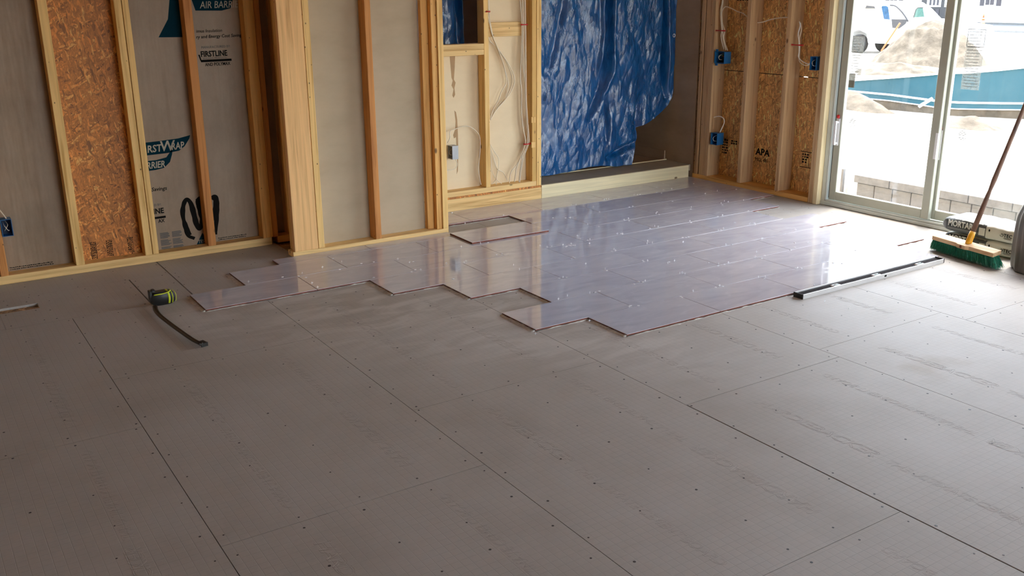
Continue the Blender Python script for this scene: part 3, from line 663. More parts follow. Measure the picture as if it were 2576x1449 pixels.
def logo(par, x, z, s=1.0):
    text('printed_lettering', M_inkg, par, 'MANUFACTURED BY:', 0.020*s, (x+0.008*s, YP-0.001, z+0.110*s), (1,0,0.01), (0,0,1), sx=0.93)
    text('printed_lettering', M_ink, par, 'FIRSTLINE', 0.046*s, (x, YP-0.001, z+0.062*s), (1,0,0.01), (0,0,1), sx=0.80, bold=0.0012)
    text('printed_lettering', M_inkg, par, 'BUILDING PRODUCTS', 0.013*s, (x+0.012*s, YP-0.001, z+0.047*s), (1,0,0.01), (0,0,1), sx=1.1)
    flat('printed_bar', M_ink, par, [(x-0.006*s, z+0.044*s), (x-0.014*s, z+0.075*s), (x-0.005*s, z+0.075*s), (x+0.002*s, z+0.044*s), (x+0.185*s, z+0.044*s), (x+0.185*s, z+0.031*s), (x, z+0.030*s)], YP)
    text('printed_lettering', M_ink, par, 'AND POLYMAX', 0.027*s, (x+0.022*s, YP-0.001, z+0.006*s), (1,0,0.01), (0,0,1), sx=0.80, bold=0.0004)
logo(w3, -1.102, 1.135); logo(w1, -2.478, 1.055)
text('printed_lettering', M_inkg, w2, 'D BY:', 0.020, (-1.475, YP-0.001, 0.325), (1,0,0.01), (0,0,1), sx=0.93)
text('printed_lettering', M_ink, w2, 'INE', 0.046, (-1.485, YP-0.001, 0.277), (1,0,0.01), (0,0,1), sx=0.9, bold=0.0012)
flat('printed_bar', M_ink, w2, [(-1.51,0.258),(-1.415,0.259),(-1.415,0.246),(-1.51,0.245)], YP)
text('printed_lettering', M_ink, w2, 'AX', 0.030, (-1.462, YP-0.001, 0.220), (1,0,0.01), (0,0,1), sx=0.9, bold=0.0005)
flat('printed_banner', M_print, w1, [(-2.60,1.468),(-2.34,1.478),(-2.30,1.49),(-2.262,1.53),(-2.245,1.60),(-2.262,1.565),(-2.31,1.54),(-2.60,1.53)], YP)
text('printed_lettering', M_inkp, w1, 'BARRIER', 0.062, (-2.545, YP-0.0012, 1.483), (1,0,0.02), (0,0,1), shear=0.2, sx=0.86, bold=0.001)
text('printed_lettering', M_ink, w1, 'Cost Savings', 0.032, (-2.478, YP-0.001, 1.262), (1,0,0), (0,0,1), shear=0.2)
text('printed_lettering', M_ink, w2, 't Savings', 0.032, (-1.500, YP-0.001, 0.418), (1,0,0), (0,0,1), shear=0.2, bold=0.0004)
def fine(par, x0, x1, z0):
    bs = bmesh.new(); rz = random.Random(8)
    for k in range(2):
        x = x0
        while x < x1:
            w_ = rz.uniform(0.003, 0.010); boxbm(bs, x, x+w_, YP-0.0007, YP, z0-k*0.011, z0-k*0.011+rz.uniform(0.0035, 0.006)); x += w_+rz.uniform(0.0012, 0.003)
    oo = new_obj('printed_text_block', bs, M_ink, par, loc=-org(par)); oo['kind'] = 'stuff'
fine(w1, -2.305, -2.08, 0.068); fine(w3, -1.11, -0.93, 0.068)
bm_ = bmesh.new(); rq = random.Random(3)
for cx in range(2):
    for cz in range(3):
        for l in range(6):
            x0 = -1.462+cx*0.072; z0 = 0.150-cz*0.045-l*0.0062
            boxbm(bm_, x0, x0+0.064*rq.uniform(0.7, 1), YP-0.0008, YP, z0, z0+0.0042)
o = new_obj('printed_text_block', bm_, M_inkg, w2, loc=-org(w2)); o['kind'] = 'stuff'
flat('printed_emblem', M_print, w2, [(-1.250,0.045),(-1.165,0.045),(-1.205,0.12)], YP)
text('printed_lettering', M_inkp, w2, 'TES', 0.03, (-1.236, YP-0.0012, 0.056), (1,0,0), (0,0,1), sx=0.8)
# sprayed scribble
def ribbon(name, m, par, pts, w, y):
    sp = smooth_path([(p[0], y, p[1]) for p in pts], 8); b = bmesh.new(); pr = None; c = sp[0].copy()
    for i, p in enumerate(sp):
        t = (sp[min(i+1, len(sp)-1)] - sp[max(i-1, 0)]).normalized(); nn = Vector((-t.z, 0, t.x)); ww = w*(0.85+0.3*noise.noise(p*30))
        q = (b.verts.new(p+nn*ww-c), b.verts.new(p+Vector((0,-0.0008,0))-c), b.verts.new(p-nn*ww-c))
        if pr:
            b.faces.new((pr[0], q[0], q[1], pr[1])); b.faces.new((pr[1], q[1], q[2], pr[2]))
        pr = q
    return new_obj(name, b, m, par, loc=c - org(par))
for pts, w in (([(-1.283, 2.718, 0.115), (-1.303, 2.718, 0.174), (-1.312, 2.718, 0.251), (-1.300, 2.718, 0.313), (-1.278, 2.718, 0.343), (-1.256, 2.718, 0.315), (-1.244, 2.718, 0.243), (-1.236, 2.718, 0.185), (-1.220, 2.718, 0.150), (-1.201, 2.718, 0.186), (-1.198, 2.718, 0.262), (-1.212, 2.718, 0.320), (-1.190, 2.718, 0.342)], 0.017),
               ([(-1.210, 2.718, 0.339), (-1.208, 2.718, 0.263), (-1.191, 2.718, 0.184), (-1.147, 2.718, 0.178), (-1.114, 2.718, 0.251), (-1.103, 2.718, 0.314), (-1.116, 2.718, 0.336), (-1.094, 2.718, 0.325), (-1.102, 2.718, 0.224), (-1.127, 2.718, 0.098)], 0.015),
               ([(-1.301, 2.718, 0.199), (-1.301, 2.718, 0.123), (-1.256, 2.718, 0.090)], 0.012)):
    ribbon('spray_mark', M_ink, w2 if w > 0.0155 or w < 0.013 else w3, [(p[0], p[2]) for p in pts], w, YP)
# stamps on the strand board
for x in (-1.865, -1.775, -1.655):
    bs = bmesh.new(); rz = random.Random(int(x*-100))
    for c5 in range(4):
        zz = 0.155
        while zz > 0.06:
            hh = rz.uniform(0.004, 0.012); boxbm(bs, x+c5*0.009, x+c5*0.009+0.0045, YP-0.0008, YP, zz-hh, zz); zz -= hh+rz.uniform(0.002, 0.006)
    oo = new_obj('stamped_text_block', bs, M_ink, o1, loc=-org(o1)); oo['kind'] = 'stuff'
flat('stamped_frame', M_ink, o1, [(-1.945,0.165),(-1.941,0.165),(-1.941,0.048),(-1.945,0.048)], YP)
XP = XS - 0.0006
def tr(par, body, size, y, z, **k): return text('stamped_lettering', M_ink, par, body, size, (XP, y, z), (0,-1,0), (0,0,1), **k)
oR = [c for c in wR.children if c.name.startswith('osb_panel')][0]
tr(oR, 'APA', 0.075, 2.180, 0.268, bold=0.002, sx=1.05); tr(oR, 'MILL 481', 0.042, 2.185, 0.215, sx=0.9)
def smudge(par, y0, y1, z0, z1, rows_, seed):
    bs = bmesh.new(); rz = random.Random(seed); dzz = (z1-z0)/rows_
    for k in range(rows_):
        y = y1
        while y > y0:
            w_ = rz.uniform(0.008, 0.022); boxbm(bs, XP-0.0006, XP, y-w_, y, z1-dzz*k-dzz*0.6, z1-dzz*k); y -= w_+rz.uniform(0.005, 0.012)
    oo = new_obj('stamped_text_block', bs, M_ink, par, loc=-org(par)); oo['kind'] = 'stuff'
smudge(oR, 2.50, 2.56, 0.22, 0.35, 6, 1); smudge(oR, 2.40, 2.46, 0.31, 0.35, 2, 2); smudge(oR, 1.655, 1.70, 0.26, 0.34, 4, 3); smudge(oR, 1.56, 1.61, 0.24, 0.33, 5, 4)
smudge(pR, 2.35, 2.49, 1.455, 1.50, 1, 5); smudge(pR, 2.10, 2.16, 1.462, 1.50, 1, 6); smudge(pR, 1.88, 1.98, 1.462, 1.50, 1, 7)
for z0 in (0.352, 0.232): box('stamped_line', M_ink, oR, XP-0.0005, XP, 1.545, 1.72, z0, z0+0.005)


# ------------------------------------------------------------------ sliding door
dr = struct('door_1')
Y0, Y1 = 1.4165, -1.28
def vb(name, m, x0, x1, y0, y1, z0, z1, par=None, bev=0.003): return box(name, m, par or dr, x0, x1, min(y0,y1), max(y0,y1), z0, z1, bev)
vb('jamb', M_vinyl, 3.075, 3.165, Y0-0.036, Y0, 0.001, 2.06); vb('jamb', M_vinyl, 3.075, 3.165, Y1, Y1+0.036, 0.001, 2.06)
vb('head', M_vinyl, 3.075, 3.165, Y1, Y0, 2.06, 2.095)
vb('sill', M_vinyl, 3.068, 3.19, Y1, Y0, 0.001, 0.030); vb('sill_lip', M_vinyl, 3.072, 3.080, Y1, Y0-0.036, 0.030, 0.046)
vb('sill_lip', M_vinyl, 3.118, 3.124, Y1, Y0-0.036, 0.030, 0.046)
vb('jamb_lip', M_vinyl, 3.072, 3.080, Y0-0.050, Y0-0.036, 0.03, 2.06); vb('jamb_lip', M_vinyl, 3.118, 3.124, Y0-0.060, Y0-0.036, 0.046, 2.06)
def panel(y0, y1, x0, handle=True):
    """sash from y0 (left, larger y) to y1"""
    s = box('sash', M_vinyld, dr, x0, x0+0.034, y0-0.060, y0, 0.048, 2.055, 0.003)
    vb('sash_stile', M_vinyld, x0, x0+0.034, y1, y1+0.060, 0.048, 2.055, s)
    vb('sash_rail', M_vinyld, x0, x0+0.034, y1+0.0605, y0-0.0605, 0.048, 0.112, s); vb('sash_rail', M_vinyld, x0, x0+0.034, y1+0.0605, y0-0.0605, 1.985, 2.055, s)
    vb('gasket', M_seal, x0-0.001, x0-0.0002, y0-0.0055, y0-0.001, 0.06, 2.05, s, 0)
    vb('pane', M_glass, x0+0.014, x0+0.020, y1+0.055, y0-0.055, 0.105, 1.99, s, 0)
    if handle:
        b = bmesh.new(); yc = y0-0.030
        boxbm(b, -0.006, 0, -0.017, 0.017, 0, 0.20); bevel_all(b, 0.003)
        boxbm(b, -0.038, -0.006, -0.008, 0.004, 0.012, 0.026); boxbm(b, -0.038, -0.006, -0.008, 0.004, 0.165, 0.179); boxbm(b, -0.042, -0.032, -0.012, 0.006, 0.008, 0.183)
        h = new_obj('door_handle', b, M_paint, s, loc=Vector((x0-0.0006, yc, 0.455)) - org(s))
        b = bmesh.new(); bmesh.ops.create_uvsphere(b, u_segments=12, v_segments=8, radius=0.014); bmesh.ops.scale(b, verts=b.verts, vec=(0.6, 1, 1))
        new_obj('red_lock_cover', b, M_red, s, True, Vector((x0-0.008, yc+0.002, 0.667)) - org(s))
    return s
pa = panel(Y0-0.060, 0.520, 3.084); pb = panel(0.563, -0.39, 3.126); pb.location.x += 0
pc = panel(-0.33, Y1+0.04, 3.084, False)
# the middle sash carries its handle on the room side
# papers stuck to the panes
def sticker(par, x, y, z0, z1, w, boxed):
    st = box('pane_label', M_label, par, x-0.0012, x-0.0004, y-w, y, z0, z1)
    st['label'] = 'printed glazing label'
    b = bmesh.new(); z = z1-0.02; rq = random.Random(5)
    while z > z0+0.01:
        boxbm(b, -0.0018, -0.0013, -w+0.01+rq.random()*0.02, -0.01, z, z+0.003); z -= 0.019
    if boxed:
        for a in ((-w+0.003, -0.003, z1-0.005, z1-0.002), (-w+0.003, -0.003, z1-0.112, z1-0.109), (-w+0.003, -w+0.006, z1-0.112, z1-0.002), (-0.006, -0.003, z1-0.112, z1-0.002)): boxbm(b, -0.0018, -0.0013, *a)
    for v in b.verts: v.co += Vector((x, y, 0)) - Vector((0, 0, 0))
    o = new_obj('pane_label_print', b, M_inkl, st if par.parent is None else par, loc=Vector((0,0,0)) - org(st if par.parent is None else par)); o['kind'] = 'stuff'
sticker(pa, 3.0975, 1.284, 0.93, 1.24, 0.10, True); sticker(pb, 3.1395, 0.440, 0.93, 1.31, 0.125, True)
def octagon(par, x, y, z, r):
    b = bmesh.new(); tubebm(b, [(0, r*math.cos(PI/8+k*PI/4), r*math.sin(PI/8+k*PI/4)) for k in range(9)], 0.0009, 4)
    for k in range(7):
        zz = r*0.62-k*r*0.2; ww = r*(0.62 if k not in (0, 6) else 0.4)
        if k != 4: boxbm(b, -0.0004, 0.0004, -ww, ww, zz-0.0018, zz+0.0018)
    new_obj('pane_label', b, M_inkl, par, loc=Vector((x, y, z)) - org(par))
octagon(pa, 3.0968, 1.215, 0.63, 0.046); octagon(pb, 3.1388, 0.385, 0.635, 0.046)

# ------------------------------------------------------------------ tarps
def seg_dist(px_, pz_, pl):
    best = (9, 0, 0)
    for (ax, az), (bx, bz) in zip(pl[:-1], pl[1:]):
        dx, dz_ = bx-ax, bz-az; t = max(0, min(1, ((px_-ax)*dx+(pz_-az)*dz_)/(dx*dx+dz_*dz_+1e-9)))
        ex, ez = px_-(ax+dx*t), pz_-(az+dz_*t); d = math.hypot(ex, ez)
        if d < best[0]: best = (d, (dx*ez-dz_*ex), t)
    return best
def crumple(x, z, s):
    v = Vector((x*s, z*s*0.42, 3.1)); v += 0.55*noise.noise_vector(v*0.6)
    return 1.0-abs(noise.noise(v))*2.4
def xz(l): return [(p[0], p[2]) for p in l]
FO = [ # polyline, width, depth (+ away from the room), sharpness
 (xz([(2.290, 3.050, 1.486), (2.295, 3.050, 1.190), (2.276, 3.050, 0.969), (2.215, 3.050, 0.770)]), 0.058, 0.10),
 (xz([(2.215, 3.050, 0.770), (2.159, 3.050, 0.664), (2.095, 3.050, 0.545)]), 0.030, 0.05),
 (xz([(2.904, 3.050, 1.479), (2.911, 3.050, 1.105), (2.903, 3.050, 0.924), (2.944, 3.050, 0.668)]), 0.030, 0.09),
 (xz([(2.283, 3.050, 0.727), (2.301, 3.050, 0.529), (2.298, 3.050, 0.346)]), 0.028, 0.06),
 (xz([(2.675, 3.050, 0.719), (2.639, 3.050, 0.435), (2.622, 3.050, 0.403)]), 0.045, 0.07),
 (xz([(2.608, 3.050, 0.319), (2.452, 3.050, 0.247), (2.315, 3.050, 0.193)]), 0.030, 0.06),
 (xz([(1.842, 3.050, 1.491), (1.783, 3.050, 1.222), (1.719, 3.050, 1.011), (1.661, 3.050, 0.937)]), 0.040, 0.035),
 (xz([(2.229, 3.050, 1.487), (2.228, 3.050, 1.208), (2.200, 3.050, 1.020), (2.197, 3.050, 0.813)]), 0.022, -0.045),
 (xz([(2.344, 3.050, 1.485), (2.348, 3.050, 1.205), (2.344, 3.050, 0.918), (2.206, 3.050, 0.602)]), 0.026, -0.030),
 (xz([(2.927, 3.050, 1.479), (2.944, 3.050, 1.088), (2.952, 3.050, 0.685)]), 0.020, -0.030),
]
SEAM_X = [xz([(2.013, 3.050, 1.489), (2.016, 3.050, 0.388)]), xz([(2.351, 3.050, 1.249), (2.851, 3.050, 1.228)])]
BOT = [(1.30,0.121),(1.63,0.122),(1.80,0.126),(1.905,0.131),(2.091,0.149),(2.239,0.146),(2.40,0.122),(2.567,0.121),(2.585,0.20),(2.625,0.31),(2.640,0.43),(2.72,0.455),(2.821,0.495),(2.90,0.55),(2.965,0.605),(3.00,0.66),(3.024,0.735)]
def botz(x):
    for (a, za), (b_, zb) in zip(BOT[:-1], BOT[1:]):
        if x <= b_: return za + (zb-za)*(x-a)/(b_-a)
    return BOT[-1][1]
def tarp_mesh(name, x0, x1, nx, nz, yb, folds, bot, ztop, amp=1.0, anchor=None, us=None):
    b = bmesh.new(); g = []
    xs = [x0+(x1-x0)*i/(nx-1) for i in range(nx)]
    for i, x in enumerate(xs):
        zb = bot(x); colv = []
        for j in range(nz):
            z = zb + (ztop-zb)*(j/(nz-1))**1.15
            y = yb
            vd = noise.voronoi(Vector((x*5.5+z*1.4, z*2.6, 0.7)))[0]; vd2 = noise.voronoi(Vector((x*13-z*2.5, z*6.5, 4.7)))[0]
            y += amp*(0.030*(vd[0]-0.4) + 0.011*(vd2[0]-0.4))
            for pl, w, d in folds:
                q = seg_dist(x, z, pl)[0]
                if q < 3*w:
                    zt_, zl_ = pl[0][1], pl[-1][1]; u_ = (z-zl_)/(zt_-zl_+1e-6); tp = min(1, max(0, u_+0.15)*2.2) * (1 if zt_ > 1.4 else min(1, max(0, 1.15-u_)*2.2))
                    y += d*tp*math.exp(-(q/w)**2*1.4)
            y += amp*(0.014*noise.noise(Vector((x*2.1, z*0.9, 0.4))) + 0.004*crumple(x+z*0.35, z, 7) * (0.4+0.8*max(0, noise.noise(Vector((x*1.6+4, z*1.3, 2)))+0.3)) + 0.0025*crumple(x-z*0.2, z, 19))
            edge = min(1, (z-zb)/0.05); y -= 0.004*(1-edge)
            y = max(y, 2.905)
            colv.append(b.verts.new((x, y, z)))
        g.append(colv)
    for i in range(nx-1):
        for j in range(nz-1): b.faces.new((g[i][j], g[i+1][j], g[i+1][j+1], g[i][j+1]))
    c = Vector(((x0+x1)/2, yb, min(bot(x) for x in xs)))
    for v in b.verts: v.co -= c
    o = new_obj(name, b, M_tarp, None, True, c)
    md = o.modifiers.new('thick', 'SOLIDIFY'); md.thickness = 0.0012; md.offset = 1
    return o
t1 = tarp_mesh('tarp', 1.445, 3.020, 360, 320, 3.03, FO, botz, 2.58)
tag(t1, 'large crumpled blue tarp hanging over the doorway above the wooden step', 'tarp')
b = bmesh.new(); gp0 = [(2.961, 3.020, 1.190)][0]
for k in range(20):
    a0, a1 = 2*PI*k/20, 2*PI*(k+1)/20
    q = [b.verts.new((r*math.cos(a), yy, r*math.sin(a))) for a in (a0, a1) for r, yy in ((0.008, -0.002), (0.016, -0.0035))]
    b.faces.new((q[0], q[1], q[3], q[2]))
new_obj('grommet', b, M_alu, t1, True, Vector((gp0[0], 2.995, gp0[2])) - t1.location)
t2 = tarp_mesh('tarp', 0.42, 0.940, 120, 120, 3.02, [([(0.90, 2.6), (0.90, 1.0)], 0.045, 0.10), ([(0.62, 2.6), (0.70, 1.15)], 0.03, 0.03)], lambda x: 0.95, 2.58, 1.3)
tag(t2, 'crumpled blue tarp seen through the square framed opening above the sill', 'tarp')
# hanging rail for both tarps, out of the top of the frame
box('tarp_batten', MW['x'], al, 0.25, 3.03, 2.96, 2.998, 2.55, 2.59)

# ------------------------------------------------------------------ electrical boxes, cables, staples
def ebox(label, x, y, z, w, h, d, axis, m=M_blue, wires=(), group=None, tabs=False):
    """open-fronted box; axis 'y' faces -Y, axis 'x' faces -X; (x,y,z) centre of the foot of the open face"""
    t = thing('electrical_box', label, 'box', (x, y, z), group)
    b = bmesh.new(); th = 0.003
    def q(u0, u1, v0, v1, w0, w1, mi=0):
        if axis == 'y': boxbm(b, u0, u1, v0, v1, w0, w1, mi)
        else: boxbm(b, v0, v1, -u1, -u0, w0, w1, mi)
    q(-w/2, -w/2+th, 0, d, 0, h); q(w/2-th, w/2, 0, d, 0, h); q(-w/2+th, w/2-th, 0, d, 0, th); q(-w/2+th, w/2-th, 0, d, h-th, h)
    new_obj('box_shell', b, m, t)
    b = bmesh.new(); q(-w/2+th, w/2-th, d-th, d, th, h-th); new_obj('box_back', b, M_blue2, t)
    if tabs:
        b = bmesh.new()
        q(-w/2+0.006, -w/2+0.03, 0.004, 0.012, -0.018, 0); new_obj('nail_tab', b, m, t)
        b = bmesh.new(); q(-w/2+0.006, -w/2+0.03, 0.004, 0.012, h, h+0.018); new_obj('nail_tab', b, m, t)
    for i, (mm, pts) in enumerate(wires):
        P_ = [(u, v, ww) if axis == 'y' else (v, -u, ww) for u, v, ww in pts]
        b = bmesh.new(); tubebm(b, smooth_path(P_, 5), 0.0016, 6); new_obj('wire_end', b, mm, t, True)
    return t
WE = [(M_cablew, [(-0.012, 0.045, 0.075), (-0.010, 0.004, 0.06), (0.004, -0.004, 0.035), (0.012, 0.02, 0.03)]), (M_cable, [(0.0, 0.045, 0.08), (0.006, 0.004, 0.065), (-0.006, 0.0, 0.045), (-0.012, 0.02, 0.03)])]
ebox('blue single box with curled wires on the leftmost stud of the back wall', -2.292, YL-0.004, 0.274, 0.056, 0.096, 0.07, 'y', wires=WE)
ebox('grey metal box with looping cable in the left bay of the recess wall', 0.648, YB+0.040, 0.392, 0.066, 0.098, 0.050, 'x', M_steel, wires=[(M_cable, WE[0][1])])
ebox('larger blue box with side tabs, upper left on the right-hand wall', XR-0.006, 2.508, 0.982, 0.110, 0.094, 0.075, 'x', tabs=True,
     wires=WE + [(M_yel, [(0.02, 0.03, 0.07), (0.022, 0.004, 0.062)]), (M_red, [(0.03, 0.03, 0.06), (0.034, 0.006, 0.055)])])
ebox('small blue box with white looped wire beside the door stud', XR+0.004, 1.562, 0.986, 0.058, 0.098, 0.075, 'x', wires=[WE[0]])
ebox('low blue box near the corner of the right-hand wall, with a label on its side', XR-0.006, 2.519, 0.316, 0.075, 0.098, 0.075, 'x', wires=[WE[0]])

def cable(label, pts, r=0.0042, m=M_cable, group=None, k=6):
    o = tube('cable', m, None, pts, r, 6, k); tag(o, label, 'cable', group); return o
YC = 2.822
gA = 'cables hanging in the bay right of the middle stud of the recess wall'
A1 = [(0.994, 2.810, 1.663), (0.990, 2.810, 1.447), (1.011, 2.810, 1.320), (1.031, 2.810, 1.252), (1.074, 2.810, 1.161), (1.111, 2.810, 1.075), (1.137, 2.810, 0.993), (1.144, 2.810, 0.918), (1.126, 2.810, 0.881), (1.097, 2.810, 0.842), (1.068, 2.810, 0.780), (1.022, 2.810, 0.716), (1.000, 2.810, 0.653)]
A2 = [(1.000, 2.815, 1.664), (1.003, 2.815, 1.446), (1.024, 2.815, 1.303), (1.053, 2.815, 1.201), (1.104, 2.815, 1.129), (1.159, 2.815, 1.061), (1.204, 2.815, 0.989), (1.221, 2.815, 0.939), (1.214, 2.815, 0.887), (1.181, 2.815, 0.831), (1.135, 2.815, 0.784), (1.092, 2.815, 0.749), (1.042, 2.815, 0.700), (1.007, 2.815, 0.646)]
A3 = [(1.010, 2.825, 1.664), (1.003, 2.825, 1.433), (1.006, 2.825, 1.244), (1.046, 2.825, 1.192), (1.083, 2.825, 1.149), (1.127, 2.825, 1.044), (1.157, 2.825, 0.968), (1.171, 2.825, 0.889), (1.156, 2.825, 0.823), (1.120, 2.825, 0.772), (1.063, 2.825, 0.729), (1.027, 2.825, 0.673)]
A4 = [(1.016, 2.830, 1.664), (1.016, 2.830, 1.432), (1.030, 2.830, 1.294), (1.056, 2.830, 1.209), (1.100, 2.830, 1.142), (1.151, 2.830, 1.072), (1.196, 2.830, 0.989), (1.210, 2.830, 0.930), (1.195, 2.830, 0.867), (1.152, 2.830, 0.802), (1.088, 2.830, 0.756), (1.038, 2.830, 0.707), (1.016, 2.830, 0.679)]
for i, (p, l) in enumerate(((A1, 'beige cable with the tightest bend in the looping group below the red staple'), (A2, 'beige cable bulging farthest right in the looping group below the red staple'),
             (A3, 'beige cable leaving the stud lowest and hanging behind the looping group'), (A4, 'beige cable just inside the widest loop of the looping group'))): cable(l, p, group=gA)
gB = 'cable ends rising from the bottom plate beside the middle stud'
for p, l in (([(0.994, 2.810, 0.506), (1.000, 2.810, 0.464), (1.031, 2.810, 0.411), (1.069, 2.810, 0.353), (1.068, 2.810, 0.286), (1.053, 2.810, 0.227), (1.045, 2.810, 0.151)], 'beige cable bowing right as it drops beside the middle stud'),
             ([(1.003, 2.820, 0.457), (1.008, 2.820, 0.369), (1.014, 2.820, 0.269), (1.052, 2.820, 0.198), (1.102, 2.820, 0.156)], 'beige cable hugging the middle stud then kicking right at the plate'),
             ([(1.013, 2.825, 0.425), (1.039, 2.825, 0.341), (1.067, 2.825, 0.272), (1.120, 2.825, 0.239), (1.156, 2.825, 0.173)], 'thin beige cable arching farthest right above the plate beside the middle stud'),
             ([(1.012, 2.830, 0.437), (1.036, 2.830, 0.365), (1.066, 2.830, 0.271), (1.058, 2.830, 0.196), (1.018, 2.830, 0.157)], 'beige cable crossing back left at the plate beside the middle stud')): cable(l, p, 0.003, group=gB)
gC = 'cable bundle beside the yellow stud'
for p, l in (([(1.255, 2.800, 1.664), (1.265, 2.800, 1.498), (1.281, 2.800, 1.327), (1.273, 2.800, 1.103), (1.265, 2.800, 0.944), (1.275, 2.800, 0.844), (1.274, 2.800, 0.681), (1.291, 2.800, 0.548), (1.309, 2.800, 0.453), (1.261, 2.800, 0.347), (1.221, 2.800, 0.284), (1.173, 2.800, 0.237), (1.158, 2.800, 0.156)], 'leftmost cable of the bundle beside the yellow stud, ending farthest left'),
             ([(1.276, 2.795, 1.664), (1.282, 2.795, 1.498), (1.288, 2.795, 1.327), (1.283, 2.795, 1.045), (1.301, 2.795, 0.910), (1.311, 2.795, 0.750), (1.314, 2.795, 0.631), (1.321, 2.795, 0.452), (1.269, 2.795, 0.356), (1.224, 2.795, 0.272), (1.213, 2.795, 0.218), (1.202, 2.795, 0.161)], 'cable second from the left in the bundle beside the yellow stud'),
             ([(1.287, 2.790, 1.664), (1.296, 2.790, 1.498), (1.299, 2.790, 1.327), (1.302, 2.790, 1.145), (1.294, 2.790, 1.042), (1.301, 2.790, 0.884), (1.307, 2.790, 0.707), (1.325, 2.790, 0.540), (1.325, 2.790, 0.449), (1.276, 2.790, 0.362), (1.258, 2.790, 0.282), (1.246, 2.790, 0.215), (1.239, 2.790, 0.157)], 'cable second from the right in the bundle beside the yellow stud'),
             ([(1.294, 2.785, 1.663), (1.300, 2.785, 1.498), (1.303, 2.785, 1.327), (1.305, 2.785, 1.073), (1.308, 2.785, 0.781), (1.318, 2.785, 0.632), (1.329, 2.785, 0.510), (1.328, 2.785, 0.444), (1.284, 2.785, 0.356), (1.262, 2.785, 0.273), (1.250, 2.785, 0.212), (1.243, 2.785, 0.151)], 'rightmost cable of the bundle beside the yellow stud')): cable(l, p, group=gC)
cable('single pale cable arching from the grey box to the middle stud', [(0.628, 2.800, 0.514), (0.649, 2.800, 0.549), (0.650, 2.800, 0.593), (0.684, 2.800, 0.604), (0.727, 2.800, 0.615), (0.788, 2.800, 0.622), (0.838, 2.800, 0.603), (0.885, 2.800, 0.561), (0.902, 2.800, 0.527), (0.903, 2.800, 0.448), (0.895, 2.800, 0.371), (0.883, 2.800, 0.301), (0.895, 2.800, 0.219), (0.905, 2.800, 0.175)], 0.0032)
cable('short pale cable looping out from under the grey box', [(0.691, 2.800, 0.386), (0.703, 2.800, 0.352), (0.692, 2.800, 0.324), (0.658, 2.800, 0.313), (0.595, 2.800, 0.314)], 0.003)
cable('pale cable running down to the blue box on the left stud', [(-2.327, 2.660, 0.453), (-2.309, 2.660, 0.417), (-2.297, 2.660, 0.393), (-2.285, 2.660, 0.368)], 0.0035)
gD = 'cable bundle into the upper left box of the right-hand wall'
for p, l in (([(3.060, 2.548, 1.632), (3.060, 2.545, 1.479), (3.060, 2.561, 1.405), (3.060, 2.555, 1.333), (3.060, 2.535, 1.247), (3.060, 2.539, 1.190), (3.060, 2.500, 1.094)], 'left cable of the bundle dropping into the larger blue box'),
             ([(3.070, 2.554, 1.632), (3.070, 2.550, 1.479), (3.070, 2.557, 1.392), (3.070, 2.545, 1.305), (3.070, 2.513, 1.238), (3.070, 2.517, 1.178), (3.070, 2.469, 1.086)], 'right cable of the bundle dropping into the larger blue box'),
             ([(3.065, 2.558, 1.632), (3.065, 2.554, 1.479), (3.065, 2.560, 1.386), (3.065, 2.544, 1.293), (3.065, 2.530, 1.231), (3.065, 2.516, 1.169), (3.065, 2.482, 1.088)], 'middle cable of the bundle dropping into the larger blue box')): cable(l, p, 0.0045, M_cable, gD)
cable('thin cable swinging right from the bundle to the second stud of the right-hand wall', [(3.050, 2.533, 1.294), (3.050, 2.536, 1.387), (3.050, 2.508, 1.424), (3.050, 2.478, 1.427), (3.050, 2.424, 1.412), (3.050, 2.366, 1.392), (3.050, 2.310, 1.381), (3.050, 2.279, 1.366), (3.050, 2.240, 1.346)], 0.0038)
cable('cable running level between the second and third studs of the right-hand wall', [(3.060, 2.155, 1.311), (3.060, 2.098, 1.318), (3.060, 2.027, 1.337), (3.060, 1.938, 1.351), (3.060, 1.811, 1.359)], 0.0045)
gE = 'two cables on the third stud of the right-hand wall'
cable('left of two cables on the third stud of the right-hand wall, feeding the small box', [(3.060, 1.744, 1.329), (3.060, 1.733, 1.297), (3.060, 1.746, 1.240), (3.060, 1.733, 1.186), (3.060, 1.725, 1.111), (3.060, 1.725, 1.073), (3.060, 1.692, 1.046), (3.060, 1.633, 1.026), (3.060, 1.612, 1.035)], 0.004, M_cablew, gE)
cable('right of two cables on the third stud of the right-hand wall, sagging lowest', [(3.065, 1.736, 1.320), (3.065, 1.723, 1.269), (3.065, 1.735, 1.205), (3.065, 1.725, 1.139), (3.065, 1.723, 1.055), (3.065, 1.694, 1.025), (3.065, 1.651, 1.013), (3.065, 1.615, 1.026)], 0.004, M_cable, gE)
cable('short white cable hooking from a stud hole into the low blue box', [(3.060, 2.570, 0.537), (3.060, 2.534, 0.547), (3.060, 2.497, 0.551), (3.060, 2.459, 0.538), (3.060, 2.448, 0.507), (3.060, 2.463, 0.472), (3.060, 2.491, 0.420)], 0.0045, M_cablew)
def staple(label, p, axis, w=0.05, tilt=0.0):
    b = bmesh.new(); s = []
    for i in range(9):
        a = i/8; s.append((-w/2+w*a, -0.012*math.sin(PI*a), tilt*(a-0.5)))
    if axis == 'x': s = [(v, -u, ww) for u, v, ww in s]
    tubebm(b, s, [0.0065, 0.006, 0.0045, 0.004, 0.004, 0.004, 0.0045, 0.006, 0.0065], 8)
    o = new_obj('cable_staple', b, M_red, None, True, Vector(p)); tag(o, label, 'staple', 'red cable staples')
staple('red staple high on the middle stud of the recess wall', ([(0.965, 2.765, 1.423)][0]), 'y', 0.030)
